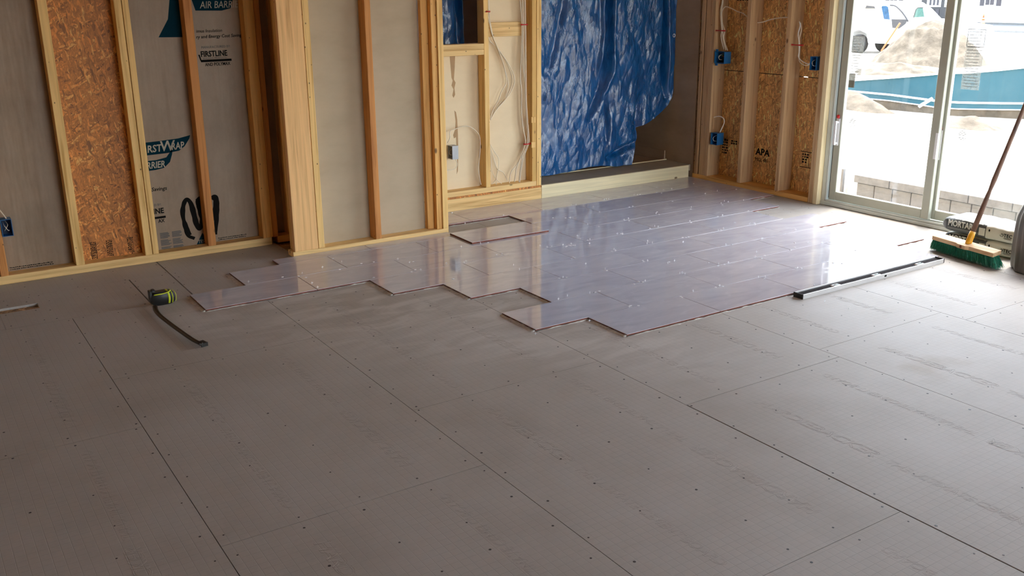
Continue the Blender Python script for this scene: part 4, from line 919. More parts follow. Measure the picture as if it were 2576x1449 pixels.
staple('red staple pinning the cable bundle, upper one beside the yellow stud', ([(1.289, 2.785, 1.325)][0]), 'y', 0.060)
staple('red staple pinning the cable bundle, lower one beside the yellow stud', ([(1.314, 2.785, 0.445)][0]), 'y', 0.065)
staple('red staple above the larger blue box of the right-hand wall', ([(3.045, 2.537, 1.241)][0]), 'x', 0.110)
staple('red staple above the small blue box beside the door', ([(3.045, 1.732, 1.160)][0]), 'x', 0.110)

# ------------------------------------------------------------------ tile spacers
def spacer_mesh():
    b = bmesh.new()
    for a in (0, PI/2):
        boxbm(b, -0.0075, 0.0075, -0.0011, 0.0011, 0, 0.0028, 0, Matrix.Rotation(a, 4, 'Z'))
    me = bpy.data.meshes.new('tile_spacer'); b.to_mesh(me); b.free(); me.materials.append(M_white); return me
def spacer_mesh2():
    b = bmesh.new()
    for a in (0, PI/2):
        boxbm(b, -0.0013, 0.0013, -0.0075, 0.0075, -0.0011, 0.0011, 0, Matrix.Rotation(a, 4, 'X'))
    for v in b.verts: v.co.z += 0.0058
    me = bpy.data.meshes.new('tile_spacer'); b.to_mesh(me); b.free(); me.materials.append(M_white); return me
smA, smB = spacer_mesh(), spacer_mesh2()
SP = [(0.586, 2.688, 0.012), (0.575, 2.401, 0.012), (0.522, 2.392, 0.012), (0.856, 2.413, 0.012), (1.202, 2.406, 0.012), (1.467, 2.413, 0.012), (1.494, 2.394, 0.012), (1.112, 2.158, 0.012), (1.182, 2.103, 0.012), (1.213, 2.099, 0.012), (1.201, 2.071, 0.012), (1.560, 2.267, 0.012), (1.486, 2.099, 0.012), (1.786, 2.420, 0.012), (1.809, 2.425, 0.012), (1.824, 2.414, 0.012), (2.085, 2.420, 0.012), (2.107, 2.405, 0.012), (2.152, 2.427, 0.012), (1.784, 2.118, 0.012), (1.804, 2.103, 0.012), (2.434, 2.543, 0.012), (2.418, 2.449, 0.012), (2.312, 2.411, 0.012), (2.324, 2.367, 0.012), (2.485, 2.426, 0.012), (2.184, 2.084, 0.012), (1.841, 1.872, 0.012), (1.794, 1.829, 0.012), (1.801, 1.806, 0.012), (1.181, 1.844, 0.012), (1.218, 1.767, 0.012), (1.475, 1.806, 0.012), (1.523, 1.816, 0.012), (1.499, 1.779, 0.012), (1.470, 1.524, 0.012), (1.527, 1.541, 0.012), (1.533, 1.513, 0.012), (0.930, 1.626, 0.012), (0.898, 1.556, 0.012), (0.928, 1.514, 0.012), (0.941, 1.505, 0.012), (1.182, 1.521, 0.012), (1.216, 1.522, 0.012), (1.207, 1.497, 0.012), (0.600, 1.503, 0.012), (0.646, 1.524, 0.012), (0.581, 1.555, 0.012), (0.874, 1.423, 0.012), (0.714, 1.491, 0.012), (0.702, 1.442, 0.012), (0.727, 1.467, 0.012), (0.754, 1.478, 0.012), (0.774, 1.484, 0.012), (0.774, 1.464, 0.012), (0.767, 1.434, 0.012), (0.754, 1.463, 0.012), (0.304, 1.826, 0.012), (0.363, 1.829, 0.012), (0.158, 1.820, 0.012), (1.218, 1.259, 0.012), (1.175, 1.214, 0.012), (1.215, 1.209, 0.012), (0.882, 1.210, 0.012), (0.913, 1.224, 0.012), (0.902, 1.196, 0.012), (0.571, 1.210, 0.012), (0.604, 1.235, 0.012), (0.600, 1.216, 0.012), (0.012, 1.513, 0.012), (-0.011, 1.497, 0.012), (-0.109, 1.539, 0.012), (0.248, 1.547, 0.012), (0.275, 1.524, 0.012), (0.902, 0.937, 0.012), (0.892, 0.917, 0.012), (0.911, 0.904, 0.012), (0.974, 0.797, 0.012), (1.009, 0.823, 0.012), (1.042, 0.813, 0.012), (0.201, 1.282, 0.012), (0.179, 1.187, 0.012), (0.567, 1.061, 0.012), (-0.225, 1.255, 0.012), (0.297, 1.136, 0.012), (0.274, 0.923, 0.012), (0.294, 0.914, 0.012), (0.318, 0.915, 0.012), (0.595, 0.911, 0.012), (0.590, 0.891, 0.012), (0.598, 0.620, 0.012), (0.614, 0.602, 0.012), (0.629, 0.599, 0.012), (0.549, 0.599, 0.012), (0.312, 0.606, 0.012), (0.281, 0.603, 0.012), (0.242, 0.599, 0.012), (0.113, 0.627, 0.012), (0.040, 0.607, 0.012), (0.265, 0.300, 0.012), (0.291, 0.319, 0.012), (0.323, 0.297, 0.012), (2.420, 1.805, 0.012), (2.496, 1.847, 0.012), (2.500, 1.810, 0.012), (2.404, 1.775, 0.012), (2.636, 1.783, 0.012), (2.730, 2.158, 0.012), (2.572, 2.131, 0.012), (2.916, 2.130, 0.012), (2.803, 2.505, 0.012), (2.101, 1.521, 0.012), (2.140, 1.512, 0.012), (2.066, 1.318, 0.012), (2.413, 1.522, 0.012), (2.104, 1.215, 0.012), (2.139, 1.208, 0.012), (2.123, 1.185, 0.012), (2.430, 1.210, 0.012), (1.799, 1.211, 0.012), (1.831, 1.221, 0.012), (1.860, 1.224, 0.012), (1.894, 0.908, 0.012), (1.873, 0.892, 0.012), (2.391, 0.907, 0.012), (2.228, 0.923, 0.012), (1.564, 0.908, 0.012), (1.612, 0.901, 0.012), (1.592, 0.676, 0.012), (1.583, 0.601, 0.012), (1.812, 0.600, 0.012), (1.882, 0.627, 0.012), (1.971, 0.704, 0.012), (2.028, 0.644, 0.012), (2.097, 0.595, 0.012), (2.171, 0.595, 0.012), (1.499, 0.601, 0.012), (1.521, 0.567, 0.012), (1.191, 0.679, 0.012), (1.213, 0.619, 0.012), (1.187, 0.600, 0.012), (1.241, 0.600, 0.012), (1.275, 0.602, 0.012), (1.520, 0.308, 0.012), (1.521, 0.295, 0.012), (1.547, 0.289, 0.012), (1.779, 0.290, 0.012), (1.788, 0.259, 0.012), (1.823, 0.222, 0.012), (2.134, 0.368, 0.012), (1.231, 0.274, 0.012), (1.212, 0.264, 0.012), (1.200, 0.295, 0.012), (0.716, 0.310, 0.012), (0.874, 0.300, 0.012), (0.903, 0.300, 0.012), (0.918, 0.290, 0.012), (1.325, 0.010, 0.012), (0.606, 0.288, 0.012), (0.601, 0.271, 0.012), (0.889, 0.601, 0.012), (0.907, 0.600, 0.012), (0.907, 0.577, 0.012), (1.479, 1.213, 0.012), (1.522, 1.204, 0.012), (1.497, 1.200, 0.012), (1.388, 1.110, 0.012), (2.144, 1.836, 0.012), (2.107, 1.802, 0.012), (1.815, 1.488, 0.012), (1.827, 1.514, 0.012), (-0.617, 2.042, 0.012), (-0.610, 1.927, 0.012), (-0.520, 1.842, 0.012), (-0.444, 1.831, 0.012), (-0.751, 1.882, 0.012), (-0.678, 1.797, 0.012), (-0.930, 1.803, 0.012), (-0.896, 1.833, 0.012), (-0.904, 1.755, 0.012), (-1.012, 1.838, 0.012), (-1.208, 1.843, 0.012), (-1.476, 1.819, 0.012), (-0.922, 1.617, 0.012), (-0.927, 1.523, 0.012), (-0.584, 1.534, 0.012), (-0.303, 1.791, 0.012), (-0.279, 1.684, 0.012), (-0.245, 1.701, 0.012), (-0.316, 1.541, 0.012), (-0.299, 1.504, 0.012), (-0.355, 1.512, 0.012), (1.183, -0.179, 0.012), (1.195, -0.322, 0.012), (-0.015, 0.269, 0.012), (-0.339, 0.269, 0.012)]
rs = random.Random(11)
def laid(x, y):
    for r, xa, xb, off in rows:
        if r*TW <= y < (r+1)*TW and xa <= x <= xb: return not (r == 7 and 0.286 < x < 0.897)
    return 0.3 < x < 3.0 and 2.4 < y < 2.76
for i, (x, y, z) in enumerate(SP):
    st = rs.random() < 0.55; on_t = laid(x, y)
    o = bpy.data.objects.new('tile_spacer', smB if st else smA); COL.objects.link(o)
    zz = 0.012 if on_t else 0.0
    lt = 0.27 < x < 0.88 and 1.85 < y < 2.16
    if lt: zz = 0.026
    o.location = (x, y, zz + (0.0024 if st else 0.0001)); o.rotation_euler = (0, 0, rs.random()*3.14); s_ = 0.88; o.scale = (s_, s_, s_)
    if on_t or lt:
        if abs(x-0.93) < 0.22 and abs(y-1.22) < 0.20: zn = ('in the loose pile near the middle of the tiles', 'spacers piled near the middle of the tiles')
        elif y > 2.05: zn = ('on the rearmost tiles by the wooden step', 'spacers on the rearmost tiles')
        elif x < 0.3 and y > 0.9: zn = ('on the tiles in front of the grey-boarded stud wall', 'spacers in front of the stud wall')
        elif x > 1.9: zn = ('on the shiny tiles nearest the sliding door', 'spacers on the tiles by the door')
        elif y < 0.62: zn = ('on the two frontmost tile rows, left of the level', 'spacers on the front tile rows')
        else: zn = ('on the middle tile rows between pile and right-hand wall' if x > 1.15 else 'on the middle tile rows left of the loose pile', 'spacers on the middle tile rows, ' + ('right' if x > 1.15 else 'left'))
        tag(o, 'tiny white cross-shaped spacer ' + zn[0], 'tile spacer', zn[1])
    else: tag(o, 'tiny white cross-shaped spacer lying on the bare cement board', 'tile spacer', 'spacers on the bare board')

# loose tile resting over the gap
b = bmesh.new(); boxbm(b, -0.297, 0.297, -0.149, 0.149, 0, 0.0085, 1); boxbm(b, -0.297, 0.297, -0.149, 0.149, 0.0086, 0.0108, 0)
lt = new_obj('loose_tile', b, [M_tile, M_body], None, loc=Vector((0.560, 2.000, 0.0128))); lt.rotation_euler = (0, 0, -0.02)
tag(lt, 'loose tile laid on top of the others beside the end of the stud wall', 'tile')

# ------------------------------------------------------------------ level
lv = thing('spirit_level', 'long silver and black box level lying on its side along the front row of tiles', 'level', (1.745, -0.052, 0.0))
LX = 0.615
def lb(name, m, par, *a, bev=0.0, label=None):
    b = bmesh.new(); boxbm(b, *a)
    if bev: bevel_all(b, bev)
    o = new_obj(name, b, m, par)
    if label: o['label'] = label
    return o
lb('rail', M_alu, lv, -LX, LX, -0.031, -0.027, 0.0, 0.026, bev=0.0006); lb('rail', M_alu, lv, -LX, LX, 0.026, 0.030, 0.0, 0.026, bev=0.0006)
wbm = bmesh.new()
cuts = [-LX, -0.585, -0.565, -0.47, -0.44, -0.36, -0.30, -0.20, -0.16, -0.06, -0.02, 0.05, 0.10, 0.20, 0.24, 0.34, 0.37, 0.45, 0.50, 0.585, LX]
for i, (a, c) in enumerate(zip(cuts[:-1], cuts[1:])):
    if i % 2 == 0: boxbm(wbm, a, c, -0.027, 0.026, 0.008, 0.018)
    else: boxbm(wbm, a, c, -0.004, 0.026, 0.008, 0.018)
new_obj('web', wbm, M_aluw, lv)
for x in (-0.33, 0.015, 0.41):
    h = lb('vial_block', M_paint, lv, x-0.028, x+0.028, -0.026, 0.006, 0.010, 0.0250, bev=0.003)  # housings coloured white to imitate glare on the vials
    b = bmesh.new(); tubebm(b, [(x-0.018, -0.011, 0.0252), (x+0.018, -0.011, 0.0252)], 0.003, 10); new_obj('vial', b, M_tintg, h, True)
lb('end_cap', M_black, lv, -LX-0.006, -LX-0.0003, -0.032, 0.031, 0.0, 0.027, bev=0.001); lb('end_cap', M_black, lv, LX+0.0003, LX+0.006, -0.032, 0.031, 0.0, 0.027, bev=0.001)
lb('badge', M_ink, lv, 0.060, 0.078, -0.0318, -0.0312, 0.008, 0.018)

# ------------------------------------------------------------------ tape measure, blade pulled out
tm = thing('tape_measure', 'black and yellow tape measure with its dark blade pulled out across the board', 'tape measure', (-1.695, 1.765, 0.0))
b = bmesh.new(); prof = []
for k in range(28):
    a = 2*PI*k/28; sx_, sz_ = math.cos(a), math.sin(a)
    prof.append((0.062*math.copysign(abs(sx_)**0.6, sx_), 0.036+0.036*math.copysign(abs(sz_)**0.62, sz_)))
F = [b.verts.new((u, -0.026, w)) for u, w in prof]; B_ = [b.verts.new((u, 0.026, w)) for u, w in prof]
b.faces.new(F); b.faces.new(B_[::-1])
for i in range(28): b.faces.new((F[i], B_[i], B_[(i+1) % 28], F[(i+1) % 28]))
bmesh.ops.recalc_face_normals(b, faces=b.faces); bevel_all(b, 0.004)
new_obj('case', b, M_black, tm, True)
def band(x0, x1, s=1.03):
    b = bmesh.new(); pr = []
    for x, (k) in ((x0, 0), (x1, 1)):
        hh = 0.072 if abs(x) < 0.04 else 0.072*(1-((abs(x)-0.04)/0.03)**2*0.35)
        z0 = (0.072-hh)/2
        pr.append([b.verts.new((x+0.006*math.sin(PI*t/10), -0.0275, z0+hh*t/10)) for t in range(1, 10)] + [b.verts.new((x, -0.012, z0+hh+0.0008)), b.verts.new((x, 0.024, z0+hh+0.0008))])
    for i in range(len(pr[0])-1): b.faces.new((pr[0][i], pr[1][i], pr[1][i+1], pr[0][i+1]))
    o = new_obj('yellow_stripe', b, M_yel, tm, True); md = o.modifiers.new('t', 'SOLIDIFY'); md.thickness = 0.0012
band(0.020, 0.030); band(0.040, 0.044); band(0.0585, 0.061)
b = bmesh.new(); tubebm(b, smooth_path([(-0.045, -0.0275, 0.063), (0.0, -0.029, 0.064), (0.028, -0.028, 0.069), (0.040, -0.020, 0.074)], 5), 0.0034, 6); new_obj('yellow_stripe', b, M_yel, tm, True)
b = bmesh.new(); boxbm(b, -0.040, 0.020, -0.020, 0.020, 0.0722, 0.0735); new_obj('top_patch', b, M_blk2, tm)
b = bmesh.new(); boxbm(b, -0.066, -0.052, -0.022, 0.018, 0.030, 0.084); boxbm(b, -0.0515, -0.034, -0.016, 0.014, 0.071, 0.088); bevel_all(b, 0.003)
new_obj('belt_clip', b, M_black, tm)
bp = smooth_path([Vector(p) - tm.location for p in [(-1.750, 1.699, 0.012), (-1.762, 1.630, 0.012), (-1.766, 1.534, 0.012), (-1.757, 1.390, 0.012), (-1.742, 1.228, 0.012), (-1.726, 1.080, 0.012), (-1.710, 0.999, 0.012)]], 6)
b = bmesh.new(); pr = None
for i, p in enumerate(bp):
    t = (bp[min(i+1, len(bp)-1)] - bp[max(i-1, 0)]); t.z = 0; t.normalize(); nn = Vector((-t.y, t.x, 0))
    q = [b.verts.new(Vector((p.x, p.y, 0)) + nn*w + Vector((0, 0, h))) for w, h in ((-0.0125, 0.016), (-0.007, 0.0115), (0, 0.0095), (0.007, 0.0115), (0.0125, 0.016))]
    if pr:
        for j in range(4): b.faces.new((pr[j], pr[j+1], q[j+1], q[j]))
    pr = q
o = new_obj('blade', b, M_blk2, tm, True); md = o.modifiers.new('t', 'SOLIDIFY'); md.thickness = 0.0085; md.offset = -1  # blade near-black: the shade on its curved side is in the colour
he = Vector([(-1.696, 1.015, 0.000)][0]) - tm.location
b = bmesh.new(); R_ = Matrix.Translation(he) @ Matrix.Rotation(math.atan2(bp[-1].y-bp[-4].y, bp[-1].x-bp[-4].x), 4, 'Z')
boxbm(b, -0.030, 0.012, -0.015, 0.015, 0.014, 0.0175, 0, R_); boxbm(b, 0.008, 0.014, -0.016, 0.016, 0.0, 0.0175, 0, R_)
new_obj('end_hook', b, M_black, tm)

# ------------------------------------------------------------------ push broom leaning at the door
br = thing('push_broom', 'push broom with green bristles and a yellow socket leaning by the mortar bags', 'broom', (2.520, -0.118, 0.0))
A = Vector((2.560, 0.120, 0)) - br.location; Bp = Vector((2.474, -0.328, 0)) - br.location
ax = (Bp-A).normalized(); nrm = Vector((ax.y, -ax.x, 0)); nrm = -nrm if nrm.x < 0 else nrm
ln = (Bp-A).length
Rb = Matrix((( ax.x, nrm.x, 0, A.x), (ax.y, nrm.y, 0, A.y), (0, 0, 1, 0), (0,0,0,1)))
b = bmesh.new(); zb_, zt_ = 0.074, 0.098
poly = [(0.0, -0.022), (0.185, -0.022), (0.205, -0.034), (0.262, -0.034), (0.282, -0.022), (ln, -0.022), (ln, 0.040), (0, 0.040)]
lo = [b.verts.new(Rb @ Vector((u, v, zb_ + 0.012*max(0, v)/0.04))) for u, v in poly]; hi = [b.verts.new(Rb @ Vector((u, v, zt_ + 0.012*max(0, v)/0.04))) for u, v in poly]
b.faces.new(lo[::-1]); b.faces.new(hi)
for i in range(8): b.faces.new((lo[i], lo[(i+1) % 8], hi[(i+1) % 8], hi[i]))
bmesh.ops.recalc_face_normals(b, faces=b.faces); bevel_all(b, 0.0015); new_obj('head_block', b, M_block_w, br)
b = bmesh.new(); p0 = Rb @ Vector((0.232, -0.0345, 0.086)); tubebm(b, [p0, p0 - nrm*0.0008], 0.0085, 14); new_obj('spare_hole', b, M_red if False else M_body, br)
b = bmesh.new(); rq = random.Random(4)
for k in range(5200):
    u = rq.uniform(0.004, ln-0.004); v = rq.uniform(-0.017, 0.034)
    top = Rb @ Vector((u, v, zb_+0.004)); sp = (u/ln-0.5)
    foot = Rb @ Vector((u + sp*0.055 + rq.gauss(0, 0.006), v*1.25 + (0.012) + rq.gauss(0, 0.006), rq.uniform(0.0005, 0.006)))
    if rq.random() < 0.03: foot += Vector((rq.gauss(0, 0.012), rq.gauss(0, 0.012), rq.uniform(0, 0.015)))
    w = 0.0013; d = Vector((rq.uniform(-1, 1), rq.uniform(-1, 1), 0)).normalized()*w
    e = Vector((-d.y, d.x, 0))
    mid = (top+foot)/2 + Vector((rq.gauss(0, 0.0015), rq.gauss(0, 0.0015), 0))
    v3 = [b.verts.new(top+d), b.verts.new(top-d), b.verts.new(mid-d), b.verts.new(mid+d), b.verts.new(foot)]
    b.faces.new(v3[:4]); b.faces.new((v3[3], v3[2], v3[4]))
    v4 = [b.verts.new(top+e), b.verts.new(top-e), b.verts.new(foot)]; b.faces.new(v4)
o = new_obj('bristles', b, M_bristle, br); o['kind'] = 'stuff'
hd = (Vector((2.800, -0.180, 0.905)) - Vector((2.512, -0.122, 0.10))).normalized()
s0 = Rb @ Vector((0.242, 0.012, 0.100))
b = bmesh.new(); tubebm(b, [s0 - hd*0.004, s0+hd*0.012, s0+hd*0.05, s0+hd*0.078], [0.0155, 0.0185, 0.0185, 0.0165], 14); new_obj('socket', b, M_org, br, True)
M_han = wood('painted_handle', 2, (0.20, 0.11, 0.07), (0.06, 0.045, 0.045), 0.0)
b = bmesh.new(); tubebm(b, [s0+hd*0.07, s0+hd*0.20, s0+hd*0.30, s0+hd*0.335, s0+hd*0.40, s0+hd*0.55, s0+hd*0.95, s0+hd*1.35, s0+hd*1.42], [0.0145, 0.0150, 0.0125, 0.0105, 0.0145, 0.0125, 0.0115, 0.012, 0.009], 12); new_obj('handle', b, M_han, br, True)

# ------------------------------------------------------------------ mortar bags
def sack(label, x, y, z, L_, Wd, H, seed, text1=True, top_m=M_bagw):
    """long side along Y; origin under the middle"""
    t = thing('mortar_bag', label, 'bag', (x, y, z), 'bags of mortar by the door'); rq = random.Random(seed)
    def shape(u, v, w):      # superellipsoid-like pillow
        return u, v, w
    b = bmesh.new(); nu, nv = 40, 24; rings = []
    for i in range(nu+1):
        s = -1+2*i/nu; e = (1-abs(s)**7)**0.5 if abs(s) < 1 else 0.0
        e = max(e, 0.10)
        hh = H/2*(0.35+0.65*e) if abs(s) > 0.97 else H/2*(0.55+0.45*e)
        ww = Wd/2*(0.90+0.10*e)
        ring = []
        for k in range(nv):
            a = 2*PI*k/nv; ca, sa = math.cos(a), math.sin(a)
            xx = ww*math.copysign(abs(ca)**0.26, ca); zz = hh*math.copysign(abs(sa)**0.36, sa)
            n_ = noise.noise(Vector((xx*9, s*4, zz*9+seed)))*0.006
            if sa > 0.2: zz += n_ + 0.004*noise.noise(Vector((xx*20, s*9, seed)))
            xx += n_*0.6
            ring.append(b.verts.new((xx, -s*L_/2, max(0.0, zz+H/2))))
        rings.append(ring)
    for i in range(nu):
        for k in range(nv):
            f = b.faces.new((rings[i][k], rings[i][(k+1) % nv], rings[i+1][(k+1) % nv], rings[i+1][k]))
            yc = f.calc_center_median()
            u = (L_/2 - yc.y)/L_       # 0 at the far (left) end
            front = yc.x < -Wd*0.37 and yc.z < H*0.93
            f.material_index = 1 if (front and u < 0.585) else 0
            if yc.x < -Wd*0.36 and yc.z < H*0.97 and u < 0.055: f.material_index = 2
    b.faces.new(rings[0]); b.faces.new(rings[-1][::-1]); bmesh.ops.recalc_face_normals(b, faces=b.faces)
    new_obj('sack', b, [top_m, M_bagd, M_bagm], t, True)
    xf = -Wd/2*1.0 - 0.004
    def tt(name, m, body, size, u, zz, **k):
        me = text_mesh(body, size, **k)
        R2 = Matrix(((0, 0, -1), (-1, 0, 0), (0, 1, 0)))
        for v in me.vertices: v.co = R2 @ v.co
        return link_mesh(name, me, m, t, loc=Vector((xf, L_/2-u*L_, zz)))
    tt('printed_lettering', M_bagw, 'MORTAR', 0.052, 0.085, H*0.46, bold=0.0016, sx=0.78)
    b = bmesh.new(); boxbm(b, xf+0.001, xf+0.003, L_/2-0.50*L_, L_/2-0.08*L_, H*0.24, H*0.38); new_obj('print_band', b, M_bagm, t)
    b = bmesh.new(); boxbm(b, xf+0.0005, xf+0.003, L_/2-0.565*L_, L_/2-0.49*L_, H*0.22, H*0.72); new_obj('print_panel', b, M_bagw, t)
    tt('printed_lettering', M_ink, 'TEC', 0.030, 0.80, H*0.42, bold=0.0004)
    b = bmesh.new(); tubebm(b, [(xf, L_/2-0.775*L_+0.010*math.cos(a), H*0.42+0.010+0.009*math.sin(a)) for a in [k*PI/8 for k in range(3, 17)]], 0.0011, 5)
    tubebm(b, [(xf, L_/2-0.785*L_+0.007*math.cos(a), H*0.42+0.010+0.006*math.sin(a)) for a in [k*PI/8 for k in range(0, 12)]], 0.0011, 5)
    new_obj('printed_emblem', b, M_ink, t)
    b = bmesh.new(); boxbm(b, xf+0.001, xf+0.0025, L_/2-0.895*L_, L_/2-0.80*L_, H*0.34, H*0.36); boxbm(b, xf+0.001, xf+0.0025, L_/2-0.89*L_, L_/2-0.81*L_, H*0.29, H*0.31); new_obj('fine_print', b, M_inkg, t)
    b = bmesh.new(); dv = [(0, 0.010), (0.006, 0), (0, -0.010), (-0.006, 0)]; vs = [b.verts.new((xf+0.001, L_/2-0.62*L_+u, H*0.66+w)) for u, w in dv]; b.faces.new(vs); new_obj('warning_diamond', b, M_ink, t)
    return t
sack('lower white and grey bag of mortar on the floor by the sliding door', 2.885, -0.065, 0.0005, 0.50, 0.27, 0.085, 1)
sack('upper white and grey bag of mortar lying on another bag by the sliding door', 2.880, -0.055, 0.0905, 0.51, 0.27, 0.092, 2)

# ------------------------------------------------------------------ dark filled sack at the right edge
bg_ = thing('rubbish_sack', 'tall dark glossy plastic sack standing at the right edge behind the broom', 'sack', (2.665, -0.510, 0.0))
b = bmesh.new(); rings = []
prof = [(0.0, 0.155), (0.02, 0.165), (0.10, 0.170), (0.20, 0.170), (0.30, 0.165), (0.37, 0.145), (0.42, 0.115), (0.46, 0.07), (0.475, 0.025)]
pp = smooth_path([(r_, 0, z_) for z_, r_ in prof], 4)
for p in pp:
    ring = []
    for k in range(72):
        a = 2*PI*k/72
        w = 1 + 0.045*math.sin(a*7+1.3) + 0.03*math.sin(a*13+p.z*4) + 0.03*noise.noise(Vector((math.cos(a)*2, math.sin(a)*2, p.z*3)))
        ring.append(b.verts.new((p.x*w*math.cos(a), p.x*w*math.sin(a), max(0.0, p.z))))
    rings.append(ring)
for i in range(len(rings)-1):
    for k in range(72): b.faces.new((rings[i][k], rings[i][(k+1) % 72], rings[i+1][(k+1) % 72], rings[i+1][k]))
b.faces.new(rings[0][::-1]); b.faces.new(rings[-1]); new_obj('sack_body', b, M_bin, bg_, True)
b = bmesh.new(); tubebm(b, smooth_path([(-0.06, 0.12, 0.41), (-0.03, 0.08, 0.475), (0.02, 0.0, 0.50), (0.07, -0.08, 0.46)], 6), 0.0035, 6); new_obj('tie_cord', b, M_black, bg_, True)

# ------------------------------------------------------------------ outside
def gz(x, y):
    pts = [(3.0,-0.62),(5.38,-0.62),(5.45,-0.23),(8,-0.30),(11.2,-0.52),(13.2,-0.66),(15.0,-0.70),(18,-0.86),(36,-0.92),(43,-0.52),(90,-0.5)]
    z = pts[-1][1]
    for (a, za), (b_, zb) in zip(pts[:-1], pts[1:]):
        if x <= b_: z = za + (zb-za)*max(0, (x-a))/(b_-a); break
    amp = 0.0 if x < 5.4 else (0.035 if x < 12 else 0.07) if x < 38 else 0.01
    return z + amp*(noise.noise(Vector((x*0.5, y*0.5, 0)))*1.4 + 0.5*noise.noise(Vector((x*1.7, y*1.7, 5))))
gr = bmesh.new(); xs = [3.0, 4.2, 5.38, 5.45] + [5.45+0.25*i for i in range(1, 60)] + [20.45+0.8*i for i in range(1, 28)] + [44, 50, 60, 90]
ys = [-30, -20, -12, -8] + [-6+0.3*i for i in range(0, 100)] + [25+1.0*i for i in range(0, 25)] + [60, 90]
gg = [[gr.verts.new((x, y, gz(x, y))) for y in ys] for x in xs]
for i in range(len(xs)-1):
    for j in range(len(ys)-1): gr.faces.new((gg[i][j], gg[i+1][j], gg[i+1][j+1], gg[i][j+1]))
gro = new_obj('ground', gr, M_ground, None, True); gro['kind'] = 'structure'
def mound(name, m, c, rx, ry, h, seed, n=48, rough=0.25):
    b = bmesh.new(); rings = []
    for i in range(n//2+1):
        t = i/(n//2); ring = []
        for k in range(n):
            a = 2*PI*k/n; rr = t
            hh = h*(max(0, 1-rr**1.35))
            x, y = rx*rr*math.cos(a), ry*rr*math.sin(a)
            q = noise.noise(Vector((x*1.3+seed, y*1.3, seed))) + 0.5*noise.noise(Vector((x*4+seed, y*4, seed)))
            s = math.sin(PI*min(1, rr*0.9+0.1))
            ring.append(b.verts.new((x*(1+0.25*rough*q), y*(1+0.25*rough*q), hh + rough*h*q*s*0.8 - 0.12*rr)))
        rings.append(ring)
    for i in range(len(rings)-1):
        for k in range(n): b.faces.new((rings[i][k], rings[i+1][k], rings[i+1][(k+1) % n], rings[i][(k+1) % n]))
    bmesh.ops.remove_doubles(b, verts=b.verts, dist=1e-4)
    bmesh.ops.recalc_face_normals(b, faces=b.faces)
    return new_obj(name, b, m, None, True, Vector(c))
pc_ = Vector([(27.382, 16.880, -0.900)][0])
tag(mound('sand_pile', M_sand, pc_, 2.0, 2.0, 1.42, 3.0), 'tallest heap of sand and snow in front of the white pickup', 'sand pile')
q = Vector([(13.189, 8.529, -0.580)][0]); tag(mound('sand_pile', M_sand, q + Vector((-0.75, -0.1, -0.05)), 0.75, 1.15, 0.36, 9.0), 'low heap of pale sand against the left end of the blue wall', 'sand pile')
q = Vector([(6.166, 3.186, -0.300)][0]); tag(mound('clay_pile', M_osb_z, q, 0.35, 0.55, 0.05, 5.0), 'small orange clay heap behind the block wall', 'dirt pile')
q = Vector([(11.589, 5.411, -0.500)][0]); tag(mound('gravel_pile', M_sand, q, 0.6, 0.6, 0.13, 12.0, rough=0.6), 'stony heap right of the middle door stile, under the blue wall', 'gravel pile')
q = Vector([(22.650, 14.737, -0.800)][0]); tag(mound('sand_pile', M_sand, q, 1.2, 1.3, 0.25, 15.0, rough=0.6), 'low rough spoil heap between the tall sand heap and the blue wall', 'sand pile')
# blue pool shell, white coping and rail
WL = [(13.434, 9.580, -0.500, -0.263), (13.421, 9.115, -0.500, -0.198), (13.447, 8.284, -0.500, -0.092), (13.264, 7.425, -0.500, 0.025), (13.156, 7.039, -0.500, 0.086), (13.293, 6.747, -0.500, 0.104), (13.657, 6.363, -0.500, 0.154), (14.043, 5.999, -0.500, 0.218), (14.600, 5.437, -0.500, 0.292)]
ps = thing('pool_shell', 'long curved blue pool wall with white coping standing in the yard', 'pool', (WL[0][0], WL[0][1], -0.66))
def strip(name, m, par, f0, f1, t0, t1, off=0.0):
    b = bmesh.new(); pr = None; c = org(par)
    for i, (x, y, z0, z1) in enumerate(WL):
        a = WL[min(i+1, len(WL)-1)]; d = WL[max(i-1, 0)]; t = Vector((a[0]-d[0], a[1]-d[1], 0)).normalized(); nn = Vector((t.y, -t.x, 0))
        if nn.x > 0: nn = -nn
        q = [b.verts.new(Vector((x, y, z)) + nn*o_ - c) for z, o_ in ((f0(z0, z1), t0), (f1(z0, z1), t0), (f1(z0, z1), t1), (f0(z0, z1), t1))]
        if pr:
            for j in range(4): b.faces.new((pr[j], q[j], q[(j+1) % 4], pr[(j+1) % 4]))
        else: b.faces.new(q)
        pr = q
    b.faces.new(pr); bmesh.ops.recalc_face_normals(b, faces=b.faces)
    return new_obj(name, b, m, par)
strip('shell_wall', M_shell, ps, lambda a, c: a, lambda a, c: c, 0.0, -0.06)
strip('coping', M_paint, ps, lambda a, c: c+0.001, lambda a, c: c+0.035, 0.03, -0.14)
strip('rail', M_paint, ps, lambda a, c: a+0.085, lambda a, c: a+0.120, 0.015, 0.001)
strip('foot_trim', M_paint, ps, lambda a, c: a-0.018, lambda a, c: a-0.001, 0.02, -0.06)
strip('earth_bank', M_body if False else M_sand, ps, lambda a, c: -0.85, lambda a, c: a-0.019, -0.02, -0.10)
bb = [(12.300, 6.886, -0.412), (12.300, 6.654, -0.256)]; tag(tube('prop_plank', M_paint, None, [bb[1], bb[0]], 0.03, 4, 1), 'white plank propped against the blue wall beside the middle stile', 'plank')
bb = [(20.500, 13.268, 0.652), (20.500, 13.759, -0.098)]; tag(tube('marker_stake', M_cone, None, [bb[0], bb[1]], 0.022, 6, 1), 'thin red and white stake leaning on the left side of the tall sand heap', 'stake')
